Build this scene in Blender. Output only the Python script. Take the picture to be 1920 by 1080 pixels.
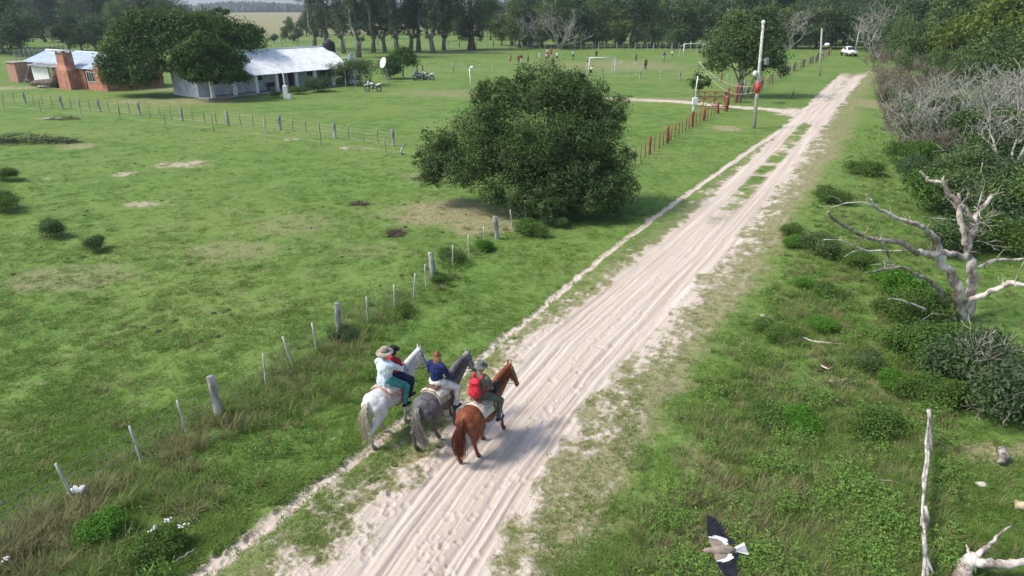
import bpy, bmesh, math, random
import numpy as np
from mathutils import Vector, Matrix, Euler
R = math.radians
for o in list(bpy.data.objects): bpy.data.objects.remove(o)
S = bpy.context.scene
C = S.collection
# ------------------------------------------------------------------ camera
CAM_H = 10.0; PITCH = R(22.4); FPX = 1280.0
cam = bpy.data.cameras.new('camera'); cam.lens = 24; cam.sensor_width = 36; cam.clip_end = 9000; cam.clip_start = .1
camo = bpy.data.objects.new('camera', cam); C.objects.link(camo)
camo.location = (0, 0, CAM_H); camo.rotation_euler = (R(90) - PITCH, 0, 0); S.camera = camo
# ------------------------------------------------------------------ sky and sun
SUN_EL = 51.0
sun_to = Vector((-math.cos(R(SUN_EL)) * .985, -math.cos(R(SUN_EL)) * .17, math.sin(R(SUN_EL)))).normalized()
W = bpy.data.worlds.new('World'); S.world = W; W.use_nodes = True
wn = W.node_tree.nodes; wl = W.node_tree.links
sky = wn.new('ShaderNodeTexSky'); sky.sky_type = 'NISHITA'; sky.sun_disc = False
sky.sun_elevation = R(SUN_EL); sky.sun_rotation = math.atan2(sun_to.x, sun_to.y); sky.dust_density = 2.2; sky.air_density = 1.0
wl.new(sky.outputs[0], wn['Background'].inputs[0]); wn['Background'].inputs[1].default_value = 0.15
sl = bpy.data.lights.new('sun', 'SUN'); sl.energy = 2.5; sl.angle = R(12.0); sl.color = (1, .95, .87)
so = bpy.data.objects.new('sun', sl); C.objects.link(so)
so.rotation_euler = (-sun_to).to_track_quat('-Z', 'Y').to_euler(); so.location = (-40, 0, 60)
S.view_settings.view_transform = 'Standard'; S.view_settings.look = 'None'; S.view_settings.exposure = 0.58; S.view_settings.gamma = 1
S.view_settings.use_curve_mapping = False
S.render.engine = 'CYCLES'
S.cycles.max_bounces = 6; S.cycles.transparent_max_bounces = 4
# ------------------------------------------------------------------ helpers
CP, SP = math.cos(PITCH), math.sin(PITCH)
def ray(px, py):
    a = (px - 960) / FPX; b = -(py - 540) / FPX
    return Vector((a, CP + b * SP, -SP + b * CP))
def G(px, py, z=0.0):                     # point of the place seen there, at height z
    d = ray(px, py); t = (z - CAM_H) / d.z
    return Vector((d.x * t, d.y * t, z))
def PP(px, py, Y):                        # point seen there, at distance Y
    d = ray(px, py); t = Y / d.y
    return Vector((d.x * t, Y, CAM_H + d.z * t))
def hash2(ix, iy, seed):
    h = (ix.astype(np.int64) * 374761393 + iy.astype(np.int64) * 668265263 + seed * 974711) & 0xffffffff
    h = ((h ^ (h >> 13)) * 1274126177) & 0xffffffff
    return ((h ^ (h >> 16)) & 0xffff) / 65535.0
def vn(x, y, seed=0):
    x = np.asarray(x, float); y = np.asarray(y, float)
    xi = np.floor(x); yi = np.floor(y); fx = x - xi; fy = y - yi
    fx = fx * fx * (3 - 2 * fx); fy = fy * fy * (3 - 2 * fy)
    a = hash2(xi, yi, seed); b = hash2(xi + 1, yi, seed); c = hash2(xi, yi + 1, seed); d = hash2(xi + 1, yi + 1, seed)
    return (a * (1 - fx) + b * fx) * (1 - fy) + (c * (1 - fx) + d * fx) * fy
def fbm(x, y, seed=0, o=4):
    s = 0; a = .5; n = 0
    for k in range(o):
        s = s + a * vn(np.asarray(x) * 2 ** k, np.asarray(y) * 2 ** k, seed + 17 * k); n += a; a *= .5
    return s / n
def sst(a, b, x):
    t = np.clip((np.asarray(x, float) - a) / (b - a), 0, 1); return t * t * (3 - 2 * t)

def link(o, parent=None):
    C.objects.link(o)
    if parent is not None: o.parent = parent
    return o
def mesh_np(name, v, f, mat=None, parent=None, smooth=False, attrs=None):
    v = np.asarray(v, np.float32); f = np.asarray(f, np.int32)
    me = bpy.data.meshes.new(name); n = len(f); k = f.shape[1] if n else 4
    me.vertices.add(len(v)); me.vertices.foreach_set('co', v.ravel())
    me.loops.add(n * k); me.loops.foreach_set('vertex_index', f.ravel())
    me.polygons.add(n); me.polygons.foreach_set('loop_start', np.arange(0, n * k, k, dtype=np.int32))
    me.update(calc_edges=True)
    if smooth: me.polygons.foreach_set('use_smooth', np.ones(n, bool))
    for an, av in (attrs or {}).items():
        at = me.attributes.new(an, 'FLOAT', 'POINT'); at.data.foreach_set('value', np.asarray(av, np.float32))
    if mat: me.materials.append(mat)
    o = bpy.data.objects.new(name, me); link(o, parent); return o
def tag(o, label, cat, group=None):
    o['label'] = label; o['category'] = cat
    if group: o['group'] = group
    return o
def thing(name, label, cat, loc=(0, 0, 0), rz=0, group=None):
    o = bpy.data.objects.new(name, None); o.empty_display_size = .2; link(o)
    o.location = loc; o.rotation_euler = (0, 0, rz); return tag(o, label, cat, group)
def copy_tree(o, parent=None):
    c = o.copy(); link(c, parent)
    for ch in list(o.children): copy_tree(ch, c)
    return c
class MB:
    """collects shapes for one mesh"""
    def __init__(s): s.v = []; s.f = []
    def add(s, v, f):
        b = len(s.v); s.v += [tuple(p) for p in v]; s.f += [tuple(b + i for i in q) for q in f]; return s
    def box(s, c, d, rz=0, M=None):
        v = []; ca, sa = math.cos(rz), math.sin(rz)
        for z in (-.5, .5):
            for x, y in ((-.5, -.5), (.5, -.5), (.5, .5), (-.5, .5)):
                X, Y, Zz = x * d[0], y * d[1], z * d[2]
                p = Vector((X * ca - Y * sa, X * sa + Y * ca, Zz))
                if M is not None: p = M @ p
                v.append((c[0] + p.x, c[1] + p.y, c[2] + p.z))
        return s.add(v, [(3, 2, 1, 0), (4, 5, 6, 7), (0, 1, 5, 4), (1, 2, 6, 5), (2, 3, 7, 6), (3, 0, 4, 7)])
    def tube(s, pts, rad, n=6, cap=True, jit=0, rng=None, flat=1.0):
        pts = [Vector(p) for p in pts]; m = len(pts)
        if not hasattr(rad, '__len__'): rad = [rad] * m
        v = []; prev = None
        for i, p in enumerate(pts):
            t = (pts[min(i + 1, m - 1)] - pts[max(i - 1, 0)]);  t = t.normalized() if t.length > 1e-9 else Vector((0, 0, 1))
            if prev is None:
                u = t.cross(Vector((0, 0, 1)) if abs(t.z) < .9 else Vector((1, 0, 0))).normalized()
            else:
                u = prev - t * prev.dot(t); u = u.normalized() if u.length > 1e-6 else t.orthogonal().normalized()
            prev = u; w = t.cross(u)
            for k in range(n):
                a = 2 * math.pi * k / n; r = rad[i] * (1 + (rng.uniform(-jit, jit) if rng else 0))
                v.append(p + u * math.cos(a) * r + w * math.sin(a) * r * flat)
        f = [(i * n + k, i * n + (k + 1) % n, (i + 1) * n + (k + 1) % n, (i + 1) * n + k) for i in range(m - 1) for k in range(n)]
        if cap: f += [tuple(range(n - 1, -1, -1)), tuple((m - 1) * n + k for k in range(n))]
        return s.add(v, f)
    def lathe(s, prof, n=16, c=(0, 0, 0), M=None):
        v = []
        for r, z in prof:
            for k in range(n):
                a = 2 * math.pi * k / n; p = Vector((r * math.cos(a), r * math.sin(a), z))
                if M is not None: p = M @ p
                v.append((p.x + c[0], p.y + c[1], p.z + c[2]))
        m = len(prof)
        f = [(i * n + k, i * n + (k + 1) % n, (i + 1) * n + (k + 1) % n, (i + 1) * n + k) for i in range(m - 1) for k in range(n)]
        f += [tuple(range(n - 1, -1, -1)), tuple((m - 1) * n + k for k in range(n))]
        return s.add(v, f)
    def loft(s, rings, n=14):              # rings: (centre, half width x, half height z, tilt about x)
        v = []
        for c, rx, rz_, tl in rings:
            for k in range(n):
                a = 2 * math.pi * k / n; z = rz_ * math.sin(a)
                v.append((c[0] + rx * math.cos(a), c[1] - z * math.sin(tl), c[2] + z * math.cos(tl)))
        m = len(rings)
        f = [(i * n + k, i * n + (k + 1) % n, (i + 1) * n + (k + 1) % n, (i + 1) * n + k) for i in range(m - 1) for k in range(n)]
        f += [tuple(range(n - 1, -1, -1)), tuple((m - 1) * n + k for k in range(n))]
        return s.add(v, f)
    def ell(s, c, r, n=12, m=8, M=None):
        prof = [(max(math.sin(math.pi * i / m), .02), -math.cos(math.pi * i / m)) for i in range(m + 1)]
        v = []
        for q, z in prof:
            for k in range(n):
                a = 2 * math.pi * k / n; p = Vector((q * math.cos(a) * r[0], q * math.sin(a) * r[1], z * r[2]))
                if M is not None: p = M @ p
                v.append((p.x + c[0], p.y + c[1], p.z + c[2]))
        f = [(i * n + k, i * n + (k + 1) % n, (i + 1) * n + (k + 1) % n, (i + 1) * n + k) for i in range(m) for k in range(n)]
        f += [tuple(range(n - 1, -1, -1)), tuple(m * n + k for k in range(n))]
        return s.add(v, f)
    def cap(s, a, b, ra, rb, n=10):        # tapered capsule
        a = Vector(a); b = Vector(b); t = (b - a)
        if t.length < 1e-6: return s.ell(a, (ra, ra, ra))
        t.normalize(); pts = []; rad = []
        for k in (-.98, -.8, -.45): pts.append(a + t * ra * k); rad.append(ra * math.sqrt(1 - k * k))
        pts.append(a); rad.append(ra); pts.append(b); rad.append(rb)
        for k in (.45, .8, .98): pts.append(b + t * rb * k); rad.append(rb * math.sqrt(1 - k * k))
        return s.tube(pts, rad, n)
    def mesh(s, name, mat=None, smooth=False):
        me = bpy.data.meshes.new(name); me.from_pydata(s.v, [], s.f); me.update()
        if smooth: me.polygons.foreach_set('use_smooth', [True] * len(me.polygons))
        if mat: me.materials.append(mat)
        return me
    def build(s, name, mat=None, parent=None, smooth=False, bevel=0):
        o = bpy.data.objects.new(name, s.mesh(name, mat, smooth)); link(o, parent)
        if bevel:
            b = o.modifiers.new('bevel', 'BEVEL'); b.width = bevel; b.segments = 2; b.limit_method = 'ANGLE'
        return o
    def blob(s, name, mat=None, parent=None, voxel=.02, smooth=4):
        """one continuous skin over all the shapes"""
        me = s.mesh('raw'); o = bpy.data.objects.new('raw', me); link(o)
        m = o.modifiers.new('r', 'REMESH'); m.mode = 'VOXEL'; m.voxel_size = voxel
        q = o.modifiers.new('s', 'SMOOTH'); q.factor = .5; q.iterations = smooth
        dg = bpy.context.evaluated_depsgraph_get()
        nm = bpy.data.meshes.new_from_object(o.evaluated_get(dg)); nm.name = name
        bpy.data.objects.remove(o); bpy.data.meshes.remove(me)
        nm.polygons.foreach_set('use_smooth', [True] * len(nm.polygons))
        nm.materials.clear()
        if mat: nm.materials.append(mat)
        oo = bpy.data.objects.new(name, nm); return link(oo, parent)
# ------------------------------------------------------------------ materials
_M = {}
class NT:
    def __init__(s, m): s.t = m.node_tree; s.n = s.t.nodes; s.l = s.t.links
    def new(s, t, **k):
        n = s.n.new(t)
        for a, b in k.items(): setattr(n, a, b)
        return n
    def val(s, n, i, v):
        if hasattr(v, 'is_output'): s.l.new(v, n.inputs[i])
        else: n.inputs[i].default_value = v
    def noise(s, vec, scale, detail=4, rough=.55, dist=0):
        n = s.new('ShaderNodeTexNoise'); n.inputs['Scale'].default_value = scale; n.inputs['Detail'].default_value = detail
        n.inputs['Roughness'].default_value = rough; n.inputs['Distortion'].default_value = dist
        if vec is not None: s.l.new(vec, n.inputs['Vector'])
        return n.outputs['Fac']
    def ramp(s, fac, stops):
        r = s.new('ShaderNodeValToRGB'); s.l.new(fac, r.inputs[0]); e = r.color_ramp.elements
        while len(e) < len(stops): e.new(.5)
        for k, (p, c) in enumerate(stops):
            e[k].position = p; e[k].color = (c, c, c, 1) if not hasattr(c, '__len__') else tuple(c) + (1,)
        return r.outputs[0]
    def mix(s, fac, a, b, mode='MIX'):
        n = s.new('ShaderNodeMix', data_type='RGBA', blend_type=mode)
        for i, v in ((0, fac), (6, a), (7, b)):
            if hasattr(v, 'is_output'): s.l.new(v, n.inputs[i])
            elif i == 0: n.inputs[0].default_value = v
            else: n.inputs[i].default_value = tuple(v) + (1,)
        return n.outputs[2]
    def math(s, op, a, b=0.0, clamp=False):
        n = s.new('ShaderNodeMath', operation=op); n.use_clamp = clamp
        s.val(n, 0, a); s.val(n, 1, b); return n.outputs[0]
    def attr(s, name, typ='GEOMETRY'):
        n = s.new('ShaderNodeAttribute', attribute_name=name); n.attribute_type = typ; return n.outputs['Fac']
    def bump(s, h, strength=.3, dist=.02):
        b = s.new('ShaderNodeBump'); b.inputs['Strength'].default_value = strength; b.inputs['Distance'].default_value = dist
        s.l.new(h, b.inputs['Height']); return b.outputs[0]
def newmat(name):
    m = bpy.data.materials.new(name); m.use_nodes = True; return m, NT(m), m.node_tree.nodes['Principled BSDF']
def mat(name, col, rough=.7, var=.25, scale=6, bump=.15, col2=None, metal=0, spec=.3, stretch=None, detail=5):
    """a plain surface with uneven tone, wear and fine relief"""
    if name in _M: return _M[name]
    m, t, b = newmat(name); tc = t.new('ShaderNodeTexCoord').outputs['Object']
    if stretch:
        mp = t.new('ShaderNodeMapping'); mp.inputs['Scale'].default_value = stretch; t.l.new(tc, mp.inputs[0]); tc = mp.outputs[0]
    f = t.noise(tc, scale, detail, .62); c2 = col2 or tuple(max(0, c * (1 - var * 1.6)) for c in col)
    f2 = t.ramp(f, [(.40, 0.0), (.58, 1.0)])
    c = t.mix(f2, c2, tuple(min(1, x * (1 + var * .25)) for x in col)); t.l.new(c, b.inputs['Base Color'])
    b.inputs['Roughness'].default_value = rough; b.inputs['Metallic'].default_value = metal; b.inputs['Specular IOR Level'].default_value = spec
    if bump: t.l.new(t.bump(t.noise(tc, scale * 5, 3), bump, .02), b.inputs['Normal'])
    _M[name] = m; return m
def leafmat(name, dark, light, trans=.28, rough=.55, hue=None):
    """leaves: tone differs leaf by leaf and bough by bough"""
    if name in _M: return _M[name]
    m, t, b = newmat(name)
    f = t.attr('tone'); oi = t.new('ShaderNodeObjectInfo').outputs['Random']
    c = t.mix(f, dark, light)
    c = t.mix(t.math('MULTIPLY', oi, .35), c, hue or tuple(x * .7 for x in light))
    t.l.new(c, b.inputs['Base Color']); b.inputs['Roughness'].default_value = rough; b.inputs['Specular IOR Level'].default_value = .10
    tr = t.new('ShaderNodeBsdfTranslucent'); t.l.new(c, tr.inputs[0])
    mx = t.new('ShaderNodeMixShader'); mx.inputs[0].default_value = trans
    t.l.new(b.outputs[0], mx.inputs[1]); t.l.new(tr.outputs[0], mx.inputs[2]); t.l.new(mx.outputs[0], t.n['Material Output'].inputs[0])
    _M[name] = m; return m
# ------------------------------------------------------------------ ground, road, trail
XRp = [(-.56, 9.9), (.48, 12.38), (1.99, 15.52), (3.78, 18.65), (6.58, 23.48), (11.54, 32.17), (20.31, 47.95), (34.26, 73.64), (56.2, 113.25), (74, 146), (100, 200)]
XLp = [(-3.24, 9.9), (-2.19, 12.75), (-.87, 15.91), (.69, 19.74), (5.55, 27.9), (11.19, 37.76), (16.27, 47.06), (28.56, 69.8), (52.0, 113.25), (70, 146), (95, 200)]
XTp = [(-5.98, 9.9), (-4.91, 11.68), (-3.62, 13.76), (-.99, 18.65), (.75, 21.8), (3.93, 27.9), (10.73, 39.59), (26.97, 66.32), (30, 72), (30, 73)]
XGp = [(1.42, 9.9), (3.89, 15.14), (7.68, 21.8), (11.33, 27.9), (19.75, 43.03), (29.14, 58.91), (37, 74), (58, 113), (76, 146), (102, 200)]
def lin(tab):
    t = np.array(tab); ys = t[:, 1]; xs = t[:, 0]
    def f(y):
        y = np.asarray(y, float); r = np.interp(y, ys, xs)
        s0 = (xs[1] - xs[0]) / (ys[1] - ys[0]); return np.where(y < ys[0], xs[0] + (y - ys[0]) * s0, r)
    return f
XR, XL, XT, XG = lin(XRp), lin(XLp), lin(XTp), lin(XGp)
TRK = [G(1500, 214), G(1440, 205), G(1360, 200), G(1300, 193), G(1180, 186), G(1100, 182)]
trk = np.array([(p.x, p.y) for p in TRK])
def segdist(x, y, pl):
    d = np.full(np.shape(x), 1e9)
    for (ax, ay), (bx, by) in zip(pl[:-1], pl[1:]):
        vx, vy = bx - ax, by - ay; t = np.clip(((x - ax) * vx + (y - ay) * vy) / (vx * vx + vy * vy), 0, 1)
        d = np.minimum(d, np.hypot(x - ax - t * vx, y - ay - t * vy))
    return d
# worn or bare patches: centre pixel, half sizes in metres, bare earth, dry grass
PATCH = [(345, 308, 2.0, 1.6, .8, .5), (232, 326, 1.1, .9, .8, .4), (285, 383, 1.6, .8, .75, .5), (545, 262, .9, .6, .9, .2), (655, 278, .9, .7, .9, .2),
         (845, 400, 3.4, 2.6, .25, .9), (900, 425, 2.4, 1.6, .3, .8), (1360, 241, 1.3, 1.6, .55, .9), (1190, 186, 9, 1.8, .35, .7), (1170, 122, 14, 14, .12, .6),
         (340, 190, 9, 4, .55, .5), (300, 168, 12, 2.5, .55, .4), (880, 98, 14, 4, .45, .8), (140, 275, 1.6, 1.4, .5, .6), (95, 222, 1.8, .8, .4, .8), (455, 215, 1.2, .5, .4, .6),
         (860, 175, 9, 5, .08, .55), (800, 330, 2.2, 1.6, .1, .5), (1640, 195, 3, 6, .3, .9), (1600, 700, 1.2, 1.6, .1, .9), (1720, 820, 1.0, .8, .3, .9), (1850, 850, 1.6, .7, .35, .9),
         (1350, 870, 1.0, 1.2, .1, .6), (690, 280, .6, .5, .4, .6), (430, 470, 2.6, 1.8, .05, .5), (120, 520, 2.8, 2.0, .06, .6), (560, 420, 2.4, 2.0, .03, .45), (700, 470, 2, 1.4, .1, .4), (110, 110, 20, 8, .1, .3), (20, 165, 7, 3, .6, .5), (860, 690, .5, .5, 0, .6)]
PW = [(G(a, b).x, G(a, b).y, c, d, e, f) for a, b, c, d, e, f in PATCH]
HOOF = []
_r = random.Random(5)
for k in range(210):
    y = 9.5 + 42 * _r.random() ** 1.6; c = float(XL(y)) * (.42) + float(XR(y)) * .58; HOOF.append((c + _r.gauss(0, .38), y, _r.uniform(.04, .11)))
for k in range(160):
    y = 9.5 + 16 * _r.random(); HOOF.append((float(XT(y)) + _r.gauss(0, .16), y, _r.uniform(.06, .11)))
for k in range(160):
    y = 9.5 + 16 * _r.random(); HOOF.append((float(XL(y)) - _r.uniform(-.2, 1.0), y, _r.uniform(.06, .11)))
def fields(x, y):
    """height, sand, dry, lush at points of the place"""
    xl, xr, xt, xg = XL(y), XR(y), XT(y), XG(y)
    n1 = fbm(x * .9, y * .9, 3, 4) - .5; n2 = fbm(x * 3.2, y * 3.2, 9, 4) - .5; nb = fbm(x * .22, y * .22, 21, 3) - .5
    nf = fbm(x * 9, y * 9, 77, 3) - .5
    near = y < 175
    w = np.clip((y - 8) / 60, 0, 1)
    # main sand
    e = .38
    main = sst(-e, e, x - xl + n1 * .9 + n2 * .7) * sst(-e, e, xr - x + n1 * .8 + n2 * .8)
    u = (x - xl) / np.maximum(xr - xl, .3)
    strip = np.exp(-((u - .50) / .19) ** 4) * sst(27, 40, y) * (1 - sst(62, 68, y)) * np.clip(.92 + n1 * 2.0 + n2 * 1.4, 0, 1)
    strip2 = np.exp(-((u - .5) / .2) ** 2) * sst(74, 82, y) * .55 * np.clip(.8 + n1 * 2, 0, 1)
    main = main * (1 - sst(104, 122, y) * .9) * (1 - .93 * strip) * (1 - strip2)
    # sandy mixed ground each side
    ul = np.clip((x - xt) / np.maximum(xl - xt, .2), 0, 1)
    mixl = np.where((x > xt) & (x < xl + .5), (.26 + .56 * ul ** 1.3) * (1 - .45 * sst(18, 30, y)) * (1 - sst(64, 70, y)), 0)
    ur = np.clip((xg - x) / np.maximum(xg - xr, .2), 0, 1)
    bandr = sst(.7, -.9, x - xg + n1 * 1.6 + n2 * .6) * sst(-.6, .0, x - xr) * (1 - .35 * sst(40, 75, y)) * (y < 120); mixr = bandr * (.24 + .46 * ur ** 1.4)
    mixv = np.maximum(mixl, mixr); mixs = sst(.12, 1.05, mixv + n2 * .9 + n1 * .7 + nf * .7)
    tw = .19 + .10 * sst(20, 8, y) + .1 * sst(25, 60, y)
    trail = np.exp(-np.abs((x - xt + n1 * .28 + n2 * .12) / tw) ** 3) * (y < 72) * np.clip(.92 + n2 * 1.0, 0, 1)
    tr2 = np.exp(-np.abs((x - (xg - .45 * (1 + 0 * y)) + n1 * .4) / .2) ** 2) * .42 * (y < 40) * np.clip(.7 + n2 * 2.2 + nb, 0, 1)
    td = segdist(x, y, trk); gate = sst(1.5, .7, td + n1 * 1.6 + n2 * .5) * .85 * np.where(x < 19, np.clip(1 - (19 - x) / 14, .1, 1), 1)
    junc = sst(3.6, 1.2, np.hypot(x - 29.3, (y - 70.5) * .6) + n1 * 2) * .85
    sand = np.maximum.reduce([main * near, mixs * .9 * near, trail, tr2, gate, junc])
    dry = np.clip(np.maximum(1.25 * mixv, .85 * bandr), 0, 1) + .25 * np.clip(nb * 2, 0, 1) + .5 * np.clip(n1 * 1.4, 0, 1) * .3
    for (px, py, rx, ry, be, dg) in PW:
        q = np.exp(-(((x - px) / rx) ** 2 + ((y - py) / ry) ** 2) * 1.1)
        sand = np.maximum(sand, be * sst(.15, .9, q * (1 + n2 * 3.2 + n1 * 2.4 + nf * 1.5)) * .62)
        dry = np.maximum(dry, dg * sst(.08, .7, q * (1 + n1 * 1.5)))
    far = sst(230, 420, y + 40 * (x < -60)); dry = np.maximum(dry, far)
    # right-hand and fence-line rankness
    xf = np.interp(y, [9.5, 15.1, 20, 24.9, 30.1, 34, 46.2], [-10.6, -7.65, -5.64, -3.2, -.7, 1.4, 8.4])
    lush = np.exp(-((x - xf - .5) / 1.5) ** 2) * (y < 46) + sst(-.3, 1.2, x - xg) * (y < 75) * .8
    # relief
    z = .035 * n1 + .05 * nb
    gr = 1 - np.clip(sand * 1.2, 0, 1)
    z = z + gr * (.055 * np.clip(n2 + .08, -.4, .5) + .03 * nf) * np.where(y < 60, 1, 0) + .10 * lush * (.4 + n1)
    inm = main * (y < 60)
    ruts = 0
    for uc, wd, dp in ((.12, .030, .055), (.19, .016, .03), (.26, .02, .04), (.33, .016, .022), (.70, .028, .055), (.76, .014, .03), (.82, .022, .04), (.90, .03, .035), (.55, .014, .018), (.42, .016, .02)):
        ruts = ruts - dp * np.exp(-((u - uc + .012 * np.sin(y * .7 + uc * 40) + .03 * n1) / wd) ** 2) + dp * .45 * np.exp(-((u - uc - wd * 1.7 + .03 * n1) / (wd * .7)) ** 2)
    z = z + inm * ruts * (1 - sst(18, 34, y)) + inm * (.012 * n2 + .010 * nf - .03) - .05 * trail + trail * .05 * n2
    z = z + mixs * (1 - main) * (.06 * n2 + .03 * nf)
    return z, np.clip(sand, 0, 1), np.clip(dry, 0, 1), np.clip(lush, 0, 1)
def Z(x, y): return float(fields(np.array([float(x)]), np.array([float(y)]))[0][0])

def build_ground():
    ys_img = np.concatenate([np.linspace(1330, 300, 620), np.linspace(299, 45, 230)])
    b = -(ys_img - 540) / FPX; Yr = 10 * (CP + b * SP) / (SP - b * CP)
    Yr = np.concatenate([[-60, -15, 0, 4], Yr, np.geomspace(Yr[-1] * 1.06, 4200, 46)])
    aimg = np.concatenate([[-9000, -4500, -2200, -1300], np.linspace(-760, -110, 60), np.linspace(-100, 2020, 760), np.linspace(2030, 2680, 60), [3220, 4100, 6400, 10900]])
    a = (aimg - 960) / FPX
    zc = np.maximum(Yr, 7.0) * CP + 10 * SP
    X = np.clip(a[None, :] * zc[:, None], -5000, 5000); Y = np.repeat(Yr[:, None], len(a), 1)
    # hand the jitter so that rows do not line up
    z, sand, dry, lush = fields(X.ravel(), Y.ravel())
    xx, yy = X.ravel(), Y.ravel()
    fade = (yy < 80)
    for hx, hy, hr in HOOF:
        m = (np.abs(xx - hx) < .4) & (np.abs(yy - hy) < .4)
        if m.any():
            d = np.hypot(xx[m] - hx, (yy[m] - hy) * .85) / hr
            z[m] += -.028 * np.exp(-d ** 4) + .012 * np.exp(-((d - 1.35) / .35) ** 2)
    z = np.where(yy > 200, -.2 + z * 0, z); z = np.where(yy <= 6, 0, z)
    # faint far relief
    v = np.stack([xx, yy, z], 1)
    nr, nc = X.shape
    i = np.arange(nr - 1)[:, None] * nc + np.arange(nc - 1)[None, :]
    F = np.stack([i, i + 1, i + 1 + nc, i + nc], -1).reshape(-1, 4)
    cx = xx[F].mean(1); cy = yy[F].mean(1); cs = sand[F].mean(1)
    road = (cx > XL(cy) - .1) & (cx < XR(cy) + .15) & (cy > 5) & (cy < 150)
    path = (np.abs(cx - XT(cy)) < .33) & (cy < 66) & (cy > 6) & ~road
    gate = (segdist(cx, cy, trk) < 1.25) & ~road & ~path
    at = {'sand': sand, 'dry': dry, 'lush': lush, 'lat': np.clip(xx - .5 * (XL(yy) + XR(yy)), -60, 60), 'lon': np.clip(yy, 0, 300)}
    gm = ground_mat()
    for nm, msk in (('ground', ~(road | path | gate)), ('sand_road', road), ('footpath', path), ('gate_track', gate)):
        f = F[msk]; u, inv = np.unique(f, return_inverse=True)
        o = mesh_np(nm, v[u], inv.reshape(-1, 4), gm, None, True, {k: q[u] for k, q in at.items()})
        o['kind'] = 'structure'
def ground_mat():
    m, t, b = newmat('pasture_and_sand')
    geo = t.new('ShaderNodeNewGeometry').outputs['Position']
    big = t.noise(geo, .11, 4, .55); mid = t.noise(geo, .7, 5, .6, .4); fine = t.noise(geo, 4.5, 6, .7); micro = t.noise(geo, 26, 4, .7)
    mp = t.new('ShaderNodeMapping'); mp.inputs['Rotation'].default_value = (0, 0, R(28)); mp.inputs['Scale'].default_value = (1, 1, 1)
    t.l.new(geo, mp.inputs[0]); mp2 = t.new('ShaderNodeMapping'); mp2.inputs['Scale'].default_value = (9, .5, 1); t.l.new(mp.outputs[0], mp2.inputs[0])
    def lane(a, b_, det):
        cx = t.new('ShaderNodeCombineXYZ'); t.l.new(t.math('MULTIPLY', t.attr('lat'), a), cx.inputs[0]); t.l.new(t.math('MULTIPLY', t.attr('lon'), b_), cx.inputs[1]); return t.noise(cx.outputs[0], 1.0, det, .6, .25)
    streak = lane(4.2, .10, 4); thin = lane(15., .35, 3)
    g1 = t.mix(t.ramp(mid, [(.42, 0.), (.58, 1.)]), (.088, .165, .030), (.142, .236, .050))
    g2 = t.mix(t.math('MULTIPLY', t.ramp(big, [(.42, 0.), (.60, 1.)]), .7), g1, (.185, .245, .066))
    g3 = t.mix(t.math('MULTIPLY', t.ramp(fine, [(.52, 0.), (.62, 1.)]), .6), g2, (.198, .258, .080))
    g3 = t.mix(t.math('MULTIPLY', t.ramp(fine, [(.38, 1.), (.47, 0.)]), .5), g3, (.052, .092, .024))
    g3 = t.mix(t.math('MULTIPLY', t.ramp(micro, [(.42, 1.), (.52, 0.)]), .35), g3, (.055, .115, .024))
    lush = t.attr('lush'); g4 = t.mix(t.math('MULTIPLY', lush, .55), g3, t.mix(t.ramp(fine, [(.4, 0.), (.6, 1.)]), (.072, .135, .030), (.150, .245, .055)))
    dry = t.attr('dry'); dn = t.math('ADD', t.math('MULTIPLY', fine, 1.1), t.math('MULTIPLY', mid, .7))
    df = t.ramp(t.math('ADD', t.math('SUBTRACT', dry, dn), 1.0), [(.25, 0.), (.95, 1.)])
    straw = t.mix(t.ramp(fine, [(.4, 0.), (.6, 1.)]), (.185, .160, .085), (.34, .30, .175)); g5 = t.mix(t.math('MULTIPLY', df, .85), g4, straw)
    s0 = t.mix(t.ramp(streak, [(.38, 0.), (.62, 1.)]), (.47, .39, .315), (.66, .575, .49))
    s0 = t.mix(t.math('MULTIPLY', t.ramp(thin, [(.40, 1.), (.50, 0.)]), .35), s0, (.44, .36, .29))
    s1 = t.mix(t.math('MULTIPLY', t.ramp(mid, [(.40, 1.), (.54, 0.)]), .22), s0, (.50, .415, .335))
    s2 = t.mix(t.math('MULTIPLY', t.ramp(micro, [(.38, 1.), (.52, 0.)]), .35), s1, (.45, .37, .30))
    sand = t.attr('sand'); sn = t.math('ADD', t.math('MULTIPLY', fine, .9), t.math('MULTIPLY', micro, .7))
    g5 = t.mix(t.math('MULTIPLY', t.ramp(sand, [(.1, 0.), (.5, 1.)]), .75), g5, t.mix(t.ramp(micro, [(.42, 0.), (.58, 1.)]), (.17, .185, .075), (.36, .315, .20)))
    sf = t.ramp(t.math('ADD', t.math('SUBTRACT', t.math('MULTIPLY', sand, 1.25), sn), .72), [(.30, 0.), (.85, 1.)])
    col = t.mix(sf, g5, s2); t.l.new(col, b.inputs['Base Color'])
    b.inputs['Roughness'].default_value = .92; b.inputs['Specular IOR Level'].default_value = .12
    ln = t.math('MULTIPLY', t.math('ADD', t.math('MULTIPLY', streak, 1.2), t.math('MULTIPLY', thin, .7)), sf)
    hgt = t.math('ADD', ln, t.math('ADD', t.math('MULTIPLY', fine, .7), t.math('MULTIPLY', micro, .45)))
    t.l.new(t.bump(hgt, .55, .06), b.inputs['Normal'])
    return m
build_ground()
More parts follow.
